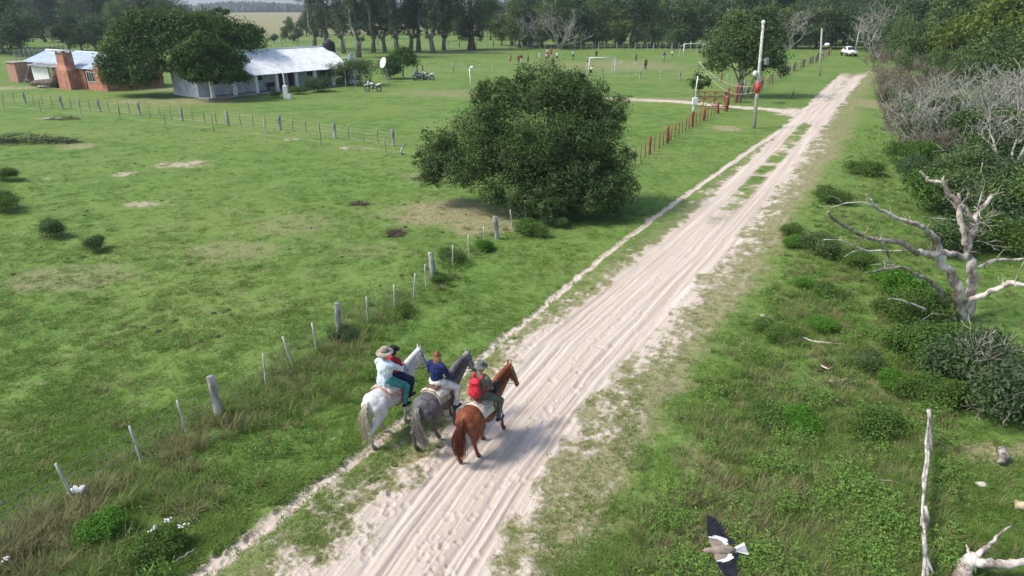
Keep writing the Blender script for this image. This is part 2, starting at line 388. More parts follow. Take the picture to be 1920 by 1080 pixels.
# far hazy wood along the horizon and the pale plain before it
def far_wood():
    rng = np.random.default_rng(4); v = []; f = []
    n = 1500; ang = np.linspace(R(-62), R(62), n); tone = []
    for row, (rad, hh) in enumerate(((1500, 13), (1560, 15), (1650, 17))):
        for k in range(n):
            a = ang[k] + rng.uniform(-.0006, .0006); h = hh * (.75 + .35 * rng.random() + .25 * math.sin(a * 37 + row)); r = rad + rng.uniform(-20, 20)
            c = np.array([math.sin(a) * r, math.cos(a) * r, -.5]); s = rng.uniform(3, 6); b = len(v)
            prof = [(0, s * .7), (.35, s), (.7, s * .8), (1, s * .15)]
            for q, w in prof:
                for j in range(5):
                    t_ = 2 * math.pi * j / 5 + rng.uniform(-.2, .2); v.append(c + np.array([w * math.cos(t_), w * math.sin(t_), q * h])); tone.append(rng.random())
            for i in range(3):
                for j in range(5): f.append((b + i * 5 + j, b + i * 5 + (j + 1) % 5, b + (i + 1) * 5 + (j + 1) % 5, b + (i + 1) * 5 + j))
    o = mesh_np('far_wood', v, f, leafmat('far_foliage', (.03, .055, .03), (.06, .095, .045), .0), None, True, {'tone': tone})
    o['kind'] = 'stuff'; tag(o, 'long blue-grey band of distant woodland along the horizon', 'woodland')
far_wood()
# ------------------------------------------------------------------ vegetation tools
BARK = lambda: mat('bark_brown', (.16, .12, .09), .9, .4, 5, .6, stretch=(1, 1, .25))
def leaves(rng, P, N, size, aspect, tone, up=0.0, hang=0.0, jit=.8):
    """leaf-sized rhombs at points P whose faces turn roughly along N"""
    n = len(P); N = N + rng.normal(0, jit, (n, 3)) + np.array([0, 0, up]); N /= np.linalg.norm(N, axis=1)[:, None] + 1e-9
    T = np.cross(N, rng.normal(0, 1, (n, 3))) + np.array([0, 0, -hang]); T -= N * (T * N).sum(1)[:, None]; T /= np.linalg.norm(T, axis=1)[:, None] + 1e-9
    B = np.cross(N, T); L = size * rng.uniform(.6, 1.35, n)[:, None]; Wd = L * aspect * rng.uniform(.75, 1.25, n)[:, None]
    sag = N * L * rng.uniform(-.18, .18, n)[:, None]
    v = np.stack([P - T * L * .5 + sag, P + B * Wd * .5 + T * L * .08, P + T * L * .5 + sag, P - B * Wd * .5 + T * L * .08], 1).reshape(-1, 3)
    f = np.arange(4 * n).reshape(-1, 4)
    return v, f, np.repeat(tone, 4)
def crown_np(seed, lobes, n, size, aspect=.5, twigs=40, spread=.22, inner=.35, up=.3, hang=0, low=-.75, jit=.8):
    """lobes: (centre, radii). Leaves sit in sprays around twig tips on and inside each lobe."""
    rng = np.random.default_rng(seed); L = np.array([list(c) + list(r) for c, r in lobes], float)
    area = (L[:, 3] * L[:, 4] + L[:, 4] * L[:, 5] + L[:, 3] * L[:, 5]); pr = area / area.sum()
    nt = max(6, int(twigs * len(L))); li = rng.choice(len(L), nt, p=pr); d = rng.normal(0, 1, (nt, 3)); d /= np.linalg.norm(d, axis=1)[:, None]
    d[:, 2] = np.where(d[:, 2] < low, -d[:, 2], d[:, 2])
    r = 1 - inner * rng.random(nt) ** 1.6; r *= rng.uniform(.86, 1.12, nt)
    tc = L[li, :3] + d * r[:, None] * L[li, 3:]; ttone = np.clip(rng.normal(.45, .2, nt) + (rng.random(len(L)) - .5)[li] * .35, 0, 1)
    ti = rng.integers(0, nt, n); sp = spread * L[li, 3:].mean(1)[ti]
    P = tc[ti] + rng.normal(0, 1, (n, 3)) * sp[:, None] * np.array([1, 1, .75])
    tone = np.clip(ttone[ti] + rng.normal(0, .16, n), 0, 1)
    return leaves(rng, P, d[ti] * .9, size, aspect, tone, up, hang, jit)
def auto_lobes(seed, n, c, r, lr, flat=.8, bottom=-.5):
    rng = random.Random(seed); out = []
    for k in range(n):
        while True:
            d = Vector((rng.gauss(0, 1), rng.gauss(0, 1), rng.gauss(0, 1))).normalized()
            if d.z > bottom: break
        q = rng.uniform(.45, .8); s = lr * rng.uniform(.7, 1.3)
        out.append(((c[0] + d.x * r[0] * q, c[1] + d.y * r[1] * q, c[2] + d.z * r[2] * q), (s, s * rng.uniform(.8, 1.2), s * flat)))
    out.append((c, (r[0] * .6, r[1] * .6, r[2] * .6))); return out
def limb_mesh(seed, base, top, lobes, r0, n=7, wob=.06, extra=0):
    rng = random.Random(seed); mb = MB(); b = Vector(base); t = Vector(top); pts = []; m = 6
    for i in range(m + 1):
        q = i / m; p = b.lerp(t, q); w = (t - b).length * wob * math.sin(q * 3.1)
        pts.append(p + Vector((rng.uniform(-w, w), rng.uniform(-w, w), 0)))
    rad = [r0 * (1.35 if i == 0 else 1 - .55 * i / m) for i in range(m + 1)]
    mb.tube(pts, rad, n, jit=.1, rng=rng)
    for c, r in lobes:
        k = rng.randint(2, m - 1); s = pts[k]; e = Vector(c); mid = s.lerp(e, .5) + Vector((rng.uniform(-.1, .1), rng.uniform(-.1, .1), .12)) * (e - s).length
        rr = rad[k] * .55; mb.tube([s, s.lerp(mid, .5) + Vector((0, 0, .02)), mid, e], [rr, rr * .75, rr * .55, rr * .2], 5)
    return mb
def tree(name, label, cat, loc, seed, lobes, trunk, r0, n, size, lm, bark=None, group=None, rz=0, sc=1, **k):
    o = thing(name, label, cat, loc, rz, group); o.scale = (sc,) * 3
    limb_mesh(seed, (0, 0, -.1), trunk, lobes, r0).build('trunk', bark or BARK(), o, True)
    v, f, t = crown_np(seed, lobes, n, size, **k); mesh_np('crown', v, f, lm, o, False, {'tone': t}); return o
def clone(o, loc, rz, sc, label, group=None):
    c = copy_tree(o); c.location = loc; c.rotation_euler = (0, 0, rz); c.scale = sc if hasattr(sc, '__len__') else (sc,) * 3; c['label'] = label
    if group: c['group'] = group
    return c
LM_OLIVE = leafmat('foliage_olive', (0.04, 0.078, 0.026), (0.14, 0.205, 0.068), .18, hue=(.075, .13, .035))
LM_MANGO = leafmat('foliage_mango', (.028, .068, .016), (.125, .212, .046), .18, hue=(.06, .11, .02))
LM_DARK = leafmat('foliage_dark', (0.036, 0.07, 0.03), (0.112, 0.178, 0.066), .15)
LM_MID = leafmat('foliage_mid', (0.05, 0.098, 0.032), (0.155, 0.23, 0.074), .2)
LM_YEL = leafmat('foliage_yellow_green', (0.075, 0.13, 0.024), (0.215, 0.285, 0.062), .25, hue=(.14, .17, .03))
LM_EUC = leafmat('foliage_eucalyptus', (0.045, 0.072, 0.04), (0.14, 0.185, 0.1), .18)
LM_SHRUB = leafmat('foliage_shrub', (0.042, 0.095, 0.022), (0.135, 0.24, 0.048), .22, hue=(.10, .16, .03))
LM_BRIGHT = leafmat('foliage_bright', (.050, .150, .015), (.130, .290, .034), .25)
BK_GREY = mat('bark_grey', (.30, .27, .23), .9, .4, 5, .6, stretch=(1, 1, .25)); BK_PALE = mat('bark_pale', (.42, .38, .32), .9, .5, 4, .5, stretch=(1, 1, .3))
BK_DEAD = mat('bleached_wood', (.62, .56, .49), .88, .30, 3.2, .9, (.22, .175, .14), stretch=(1, 1, .5), detail=8); BK_TWIG = mat('twig_grey_green', (.43, .425, .35), .9, .4, 8, .3)
# the big evergreen bush beside the road
def big_bush():
    c = G(1010, 395); L = []
    prof = [((-.5, .9, 4.4), (2.9, 2.4, 2.3)), ((-3.5, 1.0, 3.2), (2.2, 2.2, 1.9)), ((-5.2, 1.4, 2.6), (1.5, 1.6, 1.2)), ((2.4, .6, 3.5), (2.2, 2.1, 2.1)), ((3.4, -.2, 2.2), (1.7, 1.8, 1.7)),
            ((.2, -1.2, 2.6), (2.3, 1.6, 1.8)), ((-1.9, -.4, 2.9), (2.1, 1.7, 1.6)), ((1.4, -1.4, 1.7), (1.9, 1.4, 1.5)), ((.3, 1.2, 6.2), (1.6, 1.5, 1.3)), ((-1.9, 1.2, 5.4), (1.6, 1.5, 1.3)),
            ((1.8, 1.0, 5.5), (1.5, 1.4, 1.3)), ((3.2, .9, 4.8), (1.3, 1.2, 1.0)), ((-3.0, .6, 4.3), (1.6, 1.4, 1.2)), ((2.2, -1.5, 1.1), (1.5, 1.2, 1.0)), ((-.4, -1.5, 3.7), (1.5, 1.2, 1.2)), ((1.5, -.8, 4.0), (1.5, 1.3, 1.3)),
            ((2.9, -1.5, 1.2), (1.4, 1.2, 1.1)), ((.2, -1.9, 1.2), (1.5, 1.2, 1.0)), ((3.8, .2, 1.6), (1.2, 1.3, 1.3)), ((-3.2, -.1, 2.0), (1.6, 1.4, 1.2)), ((-4.8, .8, 1.8), (1.3, 1.3, .9)), ((-1.4, -1.3, 1.5), (1.4, 1.1, 1.0))]
    o = thing('evergreen_bush', 'huge dark evergreen bush standing on the fence line beside the sand road', 'bush', (c.x, c.y, 0))
    limb_mesh(31, (0, 0, -.1), (.2, .5, 2.6), prof, .32).build('trunk', BK_GREY, o, True)
    L = []
    rng = random.Random(8)
    for ce, r in prof:
        L.append((ce, tuple(x * .82 for x in r)))
        for k in range(7):
            d = Vector((rng.gauss(0, 1), rng.gauss(0, 1), rng.gauss(0, .8) + .15)).normalized(); s = rng.uniform(.4, .75)
            L.append(((ce[0] + d.x * r[0] * .8, ce[1] + d.y * r[1] * .8, max(.5, ce[2] + d.z * r[2] * .8)), (s, s, s * 1.0)))
    v, f, t = crown_np(12, L, 170000, .15, .30, twigs=46, spread=.19, inner=.4, up=.2, low=-.8, jit=.7); m = v[:, 2].reshape(-1, 4).min(1) > .05
    f = f[m]; mesh_np('crown', v, f, LM_OLIVE, o, False, {'tone': t})
big_bush()
# mango trees before the houses
def mango():
    gp = 'broad mango-like trees before the houses'
    for k, (px, py, lab, lob) in enumerate((
        (335, 181, 'tallest broad dark-green tree before the red house', [((-5.2, 2, 5.2), (3.4, 3, 3.0)), ((-1.5, 1, 7.2), (4, 3.4, 3.0)), ((1.8, .5, 6.6), (3.2, 3, 3.0)), ((-6.6, 1, 3.6), (2.2, 2.4, 2.2)), ((-3.5, -.8, 4.2), (3, 2.4, 2.4)), ((.5, -1, 4.6), (2.6, 2, 2.3)), ((-6.0, -.3, 2.6), (2.2, 2, 1.5)), ((-7.4, .5, 2.4), (1.8, 2, 1.6)), ((-4, -1, 2.3), (2, 1.8, 1.3)), ((-1.5, -.6, 3.0), (2, 1.8, 1.3)), ((-3.6, 1, 8.2), (2.6, 2.4, 1.6)), ((2.6, .6, 8.0), (2.6, 2.4, 1.6)), ((-6.4, .4, 5.0), (2.2, 2.2, 2.0)), ((2.6, -1.0, 4.4), (2.2, 2, 2.0))]),
        (352, 174, 'darker broad tree behind the other two, between the red and the white house', [((3.2, 3, 6.8), (4.0, 3.4, 2.8)), ((6.0, 4, 6.0), (3.2, 3, 2.4)), ((0, 3, 7.0), (3.2, 3, 2.6)), ((4, 1.5, 4.8), (3, 2.4, 2.2))]),
        (402, 188, 'nearest broad dark tree hanging over the left end of the white roof', [((0, 0, 4.6), (3.0, 2.8, 2.2)), ((1.8, 0, 3.8), (2.2, 2.2, 1.9)), ((-1.6, -.2, 3.9), (2.2, 2.2, 1.7)), ((.8, -.6, 5.6), (2.0, 1.8, 1.3)), ((2.2, -.4, 2.6), (1.6, 1.6, 1.2)), ((-.8, -.8, 2.6), (1.6, 1.5, 1.0))]))):
        g = G(px, py); rng = random.Random(k); L = []
        for ce, r in lob:
            L.append((ce, tuple(x * .85 for x in r)))
            for q in range(6):
                d = Vector((rng.gauss(0, 1), rng.gauss(0, 1), rng.gauss(0, .7) + .2)).normalized(); s = rng.uniform(.7, 1.2); L.append(((ce[0] + d.x * r[0] * .8, ce[1] + d.y * r[1] * .8, max(1.4, ce[2] + d.z * r[2] * .8)), (s, s, s * .85)))
        o = tree('broad_tree', lab, 'tree', (g.x, g.y, 0), 40 + k, lob, (0, .2, 3.2), .42, 1, .3, LM_MANGO, group=gp)
        bpy.data.objects.remove(o.children[-1]); v, f, t = crown_np(60 + k, L, 34000, .34, .36, twigs=26, spread=.2, inner=.3, up=.3, hang=.5, low=-.6)
        mesh_np('crown', v, f, LM_MANGO, o, False, {'tone': t})
mango()
# wood behind the fields
def wood():
    base = []
    specs = [(LM_DARK, 12, (5, 4.6, 7.2), 7.6, 2.2, .5), (LM_MID, 11, (4.6, 4.4, 6.2), 6.6, 2.0, .46), (LM_EUC, 11, (4.4, 4, 8), 8.6, 1.9, .46), (LM_YEL, 9, (4.2, 4, 5.2), 5.6, 1.8, .44), (LM_DARK, 9, (4, 4, 4.6), 4.8, 1.7, .44)]
    kinds = ['dark dense broadleaf tree', 'mid-green broadleaf tree', 'grey-green tall loose tree', 'yellow-green bushy tree', 'low dark spreading tree']
    for i, (lm, nl, r, h, lr, ls) in enumerate(specs):
        lobes = auto_lobes(100 + i, nl + 8, (0, 0, h), r, lr, .85, -.95)
        base.append((lobes, h, lm, ls))
    made = {}
    def put(kind, x, y, s, where, grp):
        lab = kinds[kind] + ' ' + where
        if kind not in made:
            lobes, h, lm, ls = base[kind]; o = tree('wood_tree', lab, 'tree', (x, y, 0), 120 + kind, lobes, (0, 0, h * .9), .32, 7500, ls, lm, BK_GREY, grp, twigs=18, spread=.27, inner=.4, aspect=.42); o.scale = (s, s, s); made[kind] = o
        else:
            o = clone(made[kind], (x, y, 0), rng.uniform(0, 6.3), (s * rng.uniform(.9, 1.15), s * rng.uniform(.9, 1.15), s * rng.uniform(.9, 1.2)), lab, grp)
    rng = random.Random(77)
    # row behind the pitch, left of the road
    x = 4.
    while x < 88:
        put(rng.choice([1, 4, 4, 0]), x, 187 - .06 * x + rng.uniform(0, 4), rng.uniform(.34, .52), 'low at the wood edge behind the pitch', 'undergrowth at the edge of the wood'); x += rng.uniform(2.6, 4)
    x = 2.
    while x < 84:
        y = 190 - .06 * x + rng.uniform(0, 5); k = rng.choices([0, 1, 4, 3], [3, 5, 3, 1.4])[0]
        put(k, x, y, rng.uniform(.85, 1.15), 'in the front row behind the pitch', 'front row of the wood behind the pitch'); x += rng.uniform(4.2, 6)
    x = 0.
    while x < 130:
        y = 202 + rng.uniform(0, 10); put(rng.choice([0, 0, 2, 1]), x, y, rng.uniform(1.2, 1.6), 'in the back row behind the pitch', 'back row of the wood behind the pitch'); x += rng.uniform(7, 9)
    # left, behind the red house
    for (px, py, k, s) in ((8, 100, 0, 1.1), (45, 104, 4, 1.1), (-30, 100, 0, 1.3), (-90, 98, 0, 1.3), (-60, 92, 2, 1.5), (85, 78, 2, 1.25), (120, 72, 1, 1.2), (155, 98, 4, .95), (180, 99, 4, .9), (205, 75, 2, 1.2), (240, 78, 1, 1.1), (270, 80, 2, 1.2), (60, 66, 0, 1.5), (160, 62, 0, 1.6), (215, 62, 0, 1.5), (300, 66, 1, 1.1), (330, 72, 0, .95), (20, 70, 1, 1.5), (395, 60, 1, .55), (345, 58, 4, .95), (-10, 60, 0, 1.6), (100, 58, 2, 1.5), (140, 56, 0, 1.6), (190, 56, 1, 1.6), (250, 60, 2, 1.5), (285, 58, 0, 1.5), (40, 56, 2, 1.7), (180, 90, 4, .75), (225, 84, 1, .9), (310, 75, 1, 1.0), (265, 70, 0, 1.1), (20, 90, 4, 1.0), (-70, 84, 1, 1.4), (130, 96, 4, .8), (-160, 96, 0, 1.3), (-230, 92, 1, 1.3), (-310, 95, 0, 1.4), (-400, 90, 2, 1.4), (-200, 70, 0, 1.6), (-320, 68, 2, 1.6)):
        g = G(px, py); put(k, g.x, g.y, s, 'in the wood behind the red house', 'trees of the wood behind the red house')
    # undergrowth between the eucalyptus and the plain
    for (px, py, k, s) in ((535, 78, 1, .38), (560, 76, 4, .42), (590, 74, 1, .45), (610, 76, 4, .4), (640, 72, 1, .5), (700, 74, 4, .55), (735, 72, 1, .6), (835, 76, 3, .6), (860, 74, 1, .7), (940, 84, 3, .7), (920, 74, 1, 1.0), (965, 86, 1, .75), (515, 80, 4, .3), (575, 66, 4, .8), (605, 64, 1, .9), (630, 66, 4, .95), (660, 63, 1, 1.0), (690, 65, 4, 1.0), (715, 62, 1, 1.05), (745, 64, 4, 1.05), (775, 63, 1, 1.1), (800, 65, 4, 1.0), (825, 63, 1, 1.1), (850, 65, 0, .9), (905, 68, 1, 1.1), (930, 66, 1, 1.0), (960, 74, 3, .9), (545, 68, 1, .5), (552, 80, 4, .34)):
        g = G(px, py); put(k, g.x, g.y, s, 'behind the eucalyptus row', 'low trees behind the eucalyptus row')
    # right of the road
    for (px, py, k, s) in ((1650, 100, 0, 1.0), (1690, 96, 1, 1.1), (1640, 88, 0, 1.3), (1730, 90, 0, 1.3), (1790, 92, 2, 1.3), (1850, 96, 0, 1.3), (1600, 84, 1, 1.3), (1560, 86, 0, 1.1), (1930, 100, 0, 1.4)):
        g = G(px, py); put(k, g.x, g.y, s, 'closing the far end of the road', 'trees at the far end of the road')
    for (px, py, k, s) in ((1790, 158, 3, 1.05), (1860, 168, 3, 1.2), (1925, 178, 3, 1.3), (1755, 150, 1, .9), (1990, 200, 3, 1.3), (1990, 180, 0, 1.1), (1760, 135, 3, .8), (1830, 130, 0, 1.05), (1900, 130, 0, 1.15), (2060, 190, 1, 1.1), (1960, 140, 2, 1.1), (1810, 150, 3, 1.1), (1885, 150, 3, 1.3), (1790, 190, 1, .5), (1850, 200, 1, .6), (1920, 205, 1, .65), (1745, 178, 1, .42), (1700, 150, 1, .55), (1680, 130, 1, .7), (1780, 120, 1, 1.2), (1740, 112, 0, 1.2), (1820, 108, 2, 1.3), (1700, 112, 1, .9), (1670, 112, 4, .8), (1930, 118, 0, 1.3), (1640, 100, 4, .8), (1620, 96, 4, .7), (1590, 92, 0, .9), (1535, 92, 1, .9)):
        g = G(px, py); put(k, g.x, g.y, s, 'rising behind the bare thicket', 'trees behind the bare thicket')
    words = 'first second third fourth fifth sixth seventh eighth ninth tenth eleventh twelfth thirteenth fourteenth fifteenth sixteenth seventeenth eighteenth nineteenth twentieth'.split()
    words += ['twenty-' + w for w in words[:9]] + ['thirtieth'] + ['thirty-' + w for w in words[:9]]
    byl = {}
    for q in C.objects:
        if q.parent is None and q.name.startswith('wood_tree'): byl.setdefault(q['label'], []).append(q)
    for lab, qs in byl.items():
        for k, q in enumerate(sorted(qs, key=lambda a: a.location.x / a.location.y)):
            if len(qs) > 1: q['label'] = lab + ', ' + words[k] + ' from left'
    # leafy ivy-green tree by the gate
    g = G(1388, 182); lob = [((0, 0, 7.2), (2.6, 2.4, 2.0)), ((-2.6, 0, 5.6), (2.2, 2.0, 1.9)), ((2.6, 0, 5.8), (2.2, 2.0, 2.1)), ((.4, -.6, 5.0), (2.2, 1.8, 1.6)), ((3.4, 0, 3.8), (1.6, 1.6, 1.5)), ((-3.4, 0, 3.8), (1.4, 1.4, 1.0)), ((1.4, 0, 3.4), (1.6, 1.4, 1.2)), ((-1.4, .2, 8.3), (1.7, 1.6, 1.2)), ((1.6, .2, 8.6), (1.8, 1.6, 1.2))]
    tree('roadside_tree', 'rounded green tree with pale trunk just behind the gate, beside the tall pole', 'tree', (g.x, g.y, 0), 301, lob, (0, 0, 4.2), .3, 17000, .3, LM_MID, BK_PALE, None, twigs=34, spread=.26, inner=.35)
    g = G(757, 148); lob = [((0, 0, 3.0), (1.6, 1.5, 1.2)), ((1.2, 0, 2.6), (1.2, 1.1, .9)), ((-1.4, 0, 2.4), (1.3, 1.2, 1.0)), ((.2, 0, 3.7), (1.1, 1, .7))]
    tree('young_round_tree', 'small round green tree between the satellite dish and the parked motorcycles', 'tree', (g.x, g.y, 0), 302, lob, (0, 0, 2.2), .13, 6000, .24, LM_SHRUB, BK_PALE, None, twigs=34, spread=.28)
    g = G(728, 150); lob = [((-.3, .4, 1.5), (1.5, 1.2, 1.3)), ((.8, .2, 1.6), (1.1, 1., 1.0))]
    tree('brown_green_shrub', 'brownish green shrub behind the satellite dish', 'shrub', (g.x, g.y + 1.2, 0), 303, lob, (0, 0, 1.2), .08, 3500, .22, LM_OLIVE, BK_GREY, None, twigs=34, spread=.3)
    # tall eucalyptus row
    gp = 'row of tall eucalyptus trees'; spots = [(645, 100, 1.0), (672, 108, 1.05), (700, 98, .9), (722, 97, .92), (745, 100, 1.0), (770, 97, .95), (785, 96, 1.0), (812, 100, 1.0), (832, 94, .9), (590, 92, .9), (612, 95, .95)]
    labs = ['behind the right end of the white house', 'just right of the dark water tank', 'third from the water tank', 'fourth from the water tank', 'in the middle of the row', 'close left of a twin trunk', 'twin trunk right of the middle of the row', 'second from the dark bushy conifer', 'thin one next to the dark bushy conifer', 'leftmost of the row, above the white roof', 'second from the left, above the white roof']
    first = None
    lobes = [((0, 0, 17), (2.4, 2.4, 3)), ((1.6, .4, 14), (1.8, 1.8, 2.4)), ((-1.6, 0, 13), (1.8, 1.8, 2.6)), ((.5, -.8, 11), (1.6, 1.6, 2.2)), ((-1.2, .4, 9.0), (1.5, 1.5, 2.0)), ((1.5, 0, 8.2), (1.4, 1.4, 1.9)), ((0, .2, 20), (1.8, 1.8, 2)), ((.2, -.4, 6.2), (1.2, 1.2, 1.4)), ((-1.5, 0, 5.4), (.9, .9, 1.2)), ((1.0, .3, 4.6), (.9, .9, 1.1)), ((-.6, -.6, 4.0), (.6, .6, .9))]
    for i, ((px, py, s), lb) in enumerate(zip(spots, labs)):
        g = G(px, py); lab = 'tall eucalyptus with bare lower trunk, ' + lb
        if first is None: first = tree('eucalyptus_tree', lab, 'tree', (g.x, g.y, 0), 310, lobes, (.3, 0, 19), .42, 10000, .40, LM_EUC, BK_GREY, gp, twigs=30, spread=.24, hang=.8, aspect=.32)
        else: clone(first, (g.x, g.y, 0), i * 1.7, (s * 1.25, s * 1.2, s), lab, gp)
    g = G(885, 93); lobes = [((0, 0, 11), (5.6, 4.8, 6)), ((-2.6, 0, 6.5), (3.0, 3, 3.4)), ((2.6, 0, 6.8), (3.0, 3, 3.6)), ((0, -1, 4.6), (2.8, 2.2, 2.6)), ((-3.4, 0, 10), (2.4, 2.4, 3)), ((3.4, 0, 11), (2.6, 2.4, 3)), ((0, 0, 17), (3.5, 3, 3)), ((-1.2, -.4, 3.2), (1.6, 1.4, 1.4)), ((1.0, -.4, 3.0), (1.6, 1.4, 1.4))]
    o = tree('bushy_conifer', 'very dark dense conifer at the left corner of the football pitch', 'tree', (g.x, g.y, 0), 320, lobes, (0, 0, 12), .9, 15000, .5, LM_DARK, mat('bark_rust', (.22, .15, .09), .95, .4, 3, .6), None, twigs=30, spread=.26, hang=.8, aspect=.34)
wood()
# bare trees and twigs
def bare(seed, h, r0, levels=5, spread=.55, kids=(3, 4), up=.28, bend=.16, start=None, n0=6, tip=.012):
    rng = random.Random(seed); mb = MB()
    def go(p, d, ln, r, lv):
        m = 4; pts = [p]; rad = [r]; q = p
        for i in range(m):
            d = (d + Vector((rng.gauss(0, bend), rng.gauss(0, bend), rng.gauss(0, bend * .7) + up * .12))).normalized(); q = q + d * ln / m; pts.append(q); rad.append(max(r * (1 - .38 * (i + 1) / m), tip))
        mb.tube(pts, rad, n0 if lv == 0 else (5 if lv < 2 else 3), cap=False)
        if lv >= levels: return
        for k in range(rng.randint(*kids)):
            i = rng.randint(2 if lv else 1, m); a = rng.uniform(0, 6.283); side = d.orthogonal().normalized(); side = (Matrix.Rotation(a, 3, d) @ side)
            nd = (d * rng.uniform(.55, 1) + side * spread * rng.uniform(.6, 1.4) + Vector((0, 0, up))).normalized(); go(pts[i], nd, ln * rng.uniform(.6, .85), max(rad[i] * .68, tip), lv + 1)
    for k in range(1 if start is None else start):
        a = rng.uniform(0, 6.28); go(Vector((rng.uniform(-.15, .15), rng.uniform(-.15, .15), -.1)), Vector((math.cos(a) * .45, math.sin(a) * .45, 1)).normalized() if start else Vector((0, 0, 1)), h * .3, r0, 0)
    return mb
def thicket():
    gp = 'bare grey trees of the thicket right of the road'
    m1 = [bare(s, 7.2, .12, 4, .55, (2, 4), .24, .17, 4, tip=.014) for s in (1, 2, 3)]
    meshes = [m.mesh('branches', BK_TWIG, True) for m in m1]
    spots = [(1880, 335, 1.15, 'nearest, with pale forked stems over the dark shrubs'), (1745, 285, .95, 'leaning out towards the road'), (1800, 262, 1.0, 'in the middle of the thicket'), (1700, 232, .8, 'at the road edge of the thicket'), (1900, 268, 1.05, 'at the right picture edge'), (1840, 225, 1.0, 'below the yellow-green trees'), (1760, 215, .9, 'behind the middle of the thicket'), (1930, 225, 1.0, 'at the far right of the thicket'), (1960, 330, 1.1, 'cut by the right picture edge')]
    for i, (px, py, s, lb) in enumerate(spots):
        g = G(px, py); o = thing('bare_tree', 'bare grey many-stemmed tree ' + lb, 'bare tree', (g.x, g.y, 0), i * 2.1, gp); o.scale = (s * 1.25, s * 1.25, s)
        link(bpy.data.objects.new('branches', meshes[i % 3]), o)
    br = mat('twig_brown', (.30, .26, .20), .95, .4, 8, .2)
    bm = [bare(s, 4.2, .045, 4, .55, (2, 4), .26, .22, 8, tip=.011).mesh('twigs', br, True) for s in (11, 12)]
    for i, (px, py, s, lb) in enumerate([(1655, 205, 1.0, 'nearest to the bend of the road'), (1665, 165, 1.1, 'beside the far stretch of the road'), (1690, 190, 1.1, 'behind the first one'), (1640, 135, 1.2, 'farthest along the road'), (1690, 140, 1.4, 'highest, before the dark trees'), (1730, 165, 1.5, 'tallest, next to the yellow-green trees'), (1665, 245, .85, 'lowest, at the foot of the thicket'), (1650, 180, 1.1, 'in the middle of the roadside row'), (1700, 215, 1.2, 'third from the foot of the thicket'), (1720, 135, 1.6, 'against the yellow-green trees'), (1660, 120, 1.3, 'second farthest along the road'), (1760, 190, 1.4, 'deep in the thicket'), (1690, 270, .9, 'mixed into the green shrubs'), (1740, 305, .9, 'poking out of the shrubs')]):
        g = G(px, py); o = thing('bare_brush', 'brown leafless brush ' + lb, 'brush', (g.x, g.y, 0), i * 1.3, 'brown leafless brush along the road'); o.scale = (s,) * 3
        link(bpy.data.objects.new('twigs', bm[i % 2]), o)
    # large bare limbs over the far end of the road and grey bare crowns in the wood
    for i, (px, py, s, lb) in enumerate([(1640, 108, 2.6, 'reaching over the far end of the road'), (1480, 92, 2.3, 'behind the gate-side fence'), (1050, 92, 2.3, 'standing out of the wood behind the pitch'), (990, 90, 2.0, 'left in the wood behind the pitch')]):
        g = G(px, py); o = thing('dead_grey_tree', 'large grey leafless tree ' + lb, 'bare tree', (g.x, g.y, 0), i * 1.9 + .5, 'large leafless trees of the wood'); o.scale = (s * 1.25, s * 1.0, s * .85)
        link(bpy.data.objects.new('branches', meshes[(i + 1) % 3]), o)
    # shrubs
    sh = {}
    def shrub(px, py, kind, s, label, grp=None, sq=1.0, name='shrub'):
        lm = (LM_DARK, LM_SHRUB, LM_BRIGHT, LM_OLIVE)[kind]; g = G(px, py)
        if kind not in sh:
            lobes = auto_lobes(400 + kind, 11, (0, 0, .8), (1.4, 1.3, .75), .42, .85, -.35)
            o = tree(name, label, 'shrub', (g.x, g.y, 0), 410 + kind, lobes, (0, 0, .8), .05, 8500, .115, lm, BK_GREY, grp, twigs=40, spread=.42, inner=.55, aspect=.42); o.scale = (s, s, s * sq); sh[kind] = o
        else: o = clone(sh[kind], (g.x, g.y, 0), px * .37, (s * 1.05, s, s * sq), label, grp)
        o.name = name; return o
    gt = 'dark shrubs under the bare thicket'
    for px, py, s, lb in ((1765, 400, 1.5, 'left end'), (1830, 425, 1.55, 'front'), (1905, 430, 1.6, 'right end'), (1790, 350, 1.4, 'middle'), (1880, 365, 1.5, 'back right'), (1705, 310, 1.1, 'road-side edge'), (1850, 320, 1.4, 'back'), (1930, 330, 1.5, 'far right edge'), (1740, 275, 1.3, 'back left'), (1815, 262, 1.4, 'farthest back'), (1905, 265, 1.5, 'far back right'), (1720, 345, 1.0, 'nearest the road'), (1690, 240, 1.2, 'farthest along the road'), (1770, 232, 1.4, 'rear edge'), (1870, 225, 1.5, 'rear right edge'), (1950, 420, 1.6, 'cut off at the right'), (1830, 290, 1.9, 'tallest middle part'), (1780, 285, 1.7, 'middle left part'), (1890, 295, 2.0, 'tallest right part'), (1720, 220, 1.5, 'behind the brown brush'), (1665, 200, 1.0, 'at the road bend'), (1690, 175, 1.3, 'beyond the road bend')):
        shrub(px, py, (0, 1, 3, 1)[px % 4], s, 'dense shrub under the bare thicket, ' + lb + ' of the clump', gt)
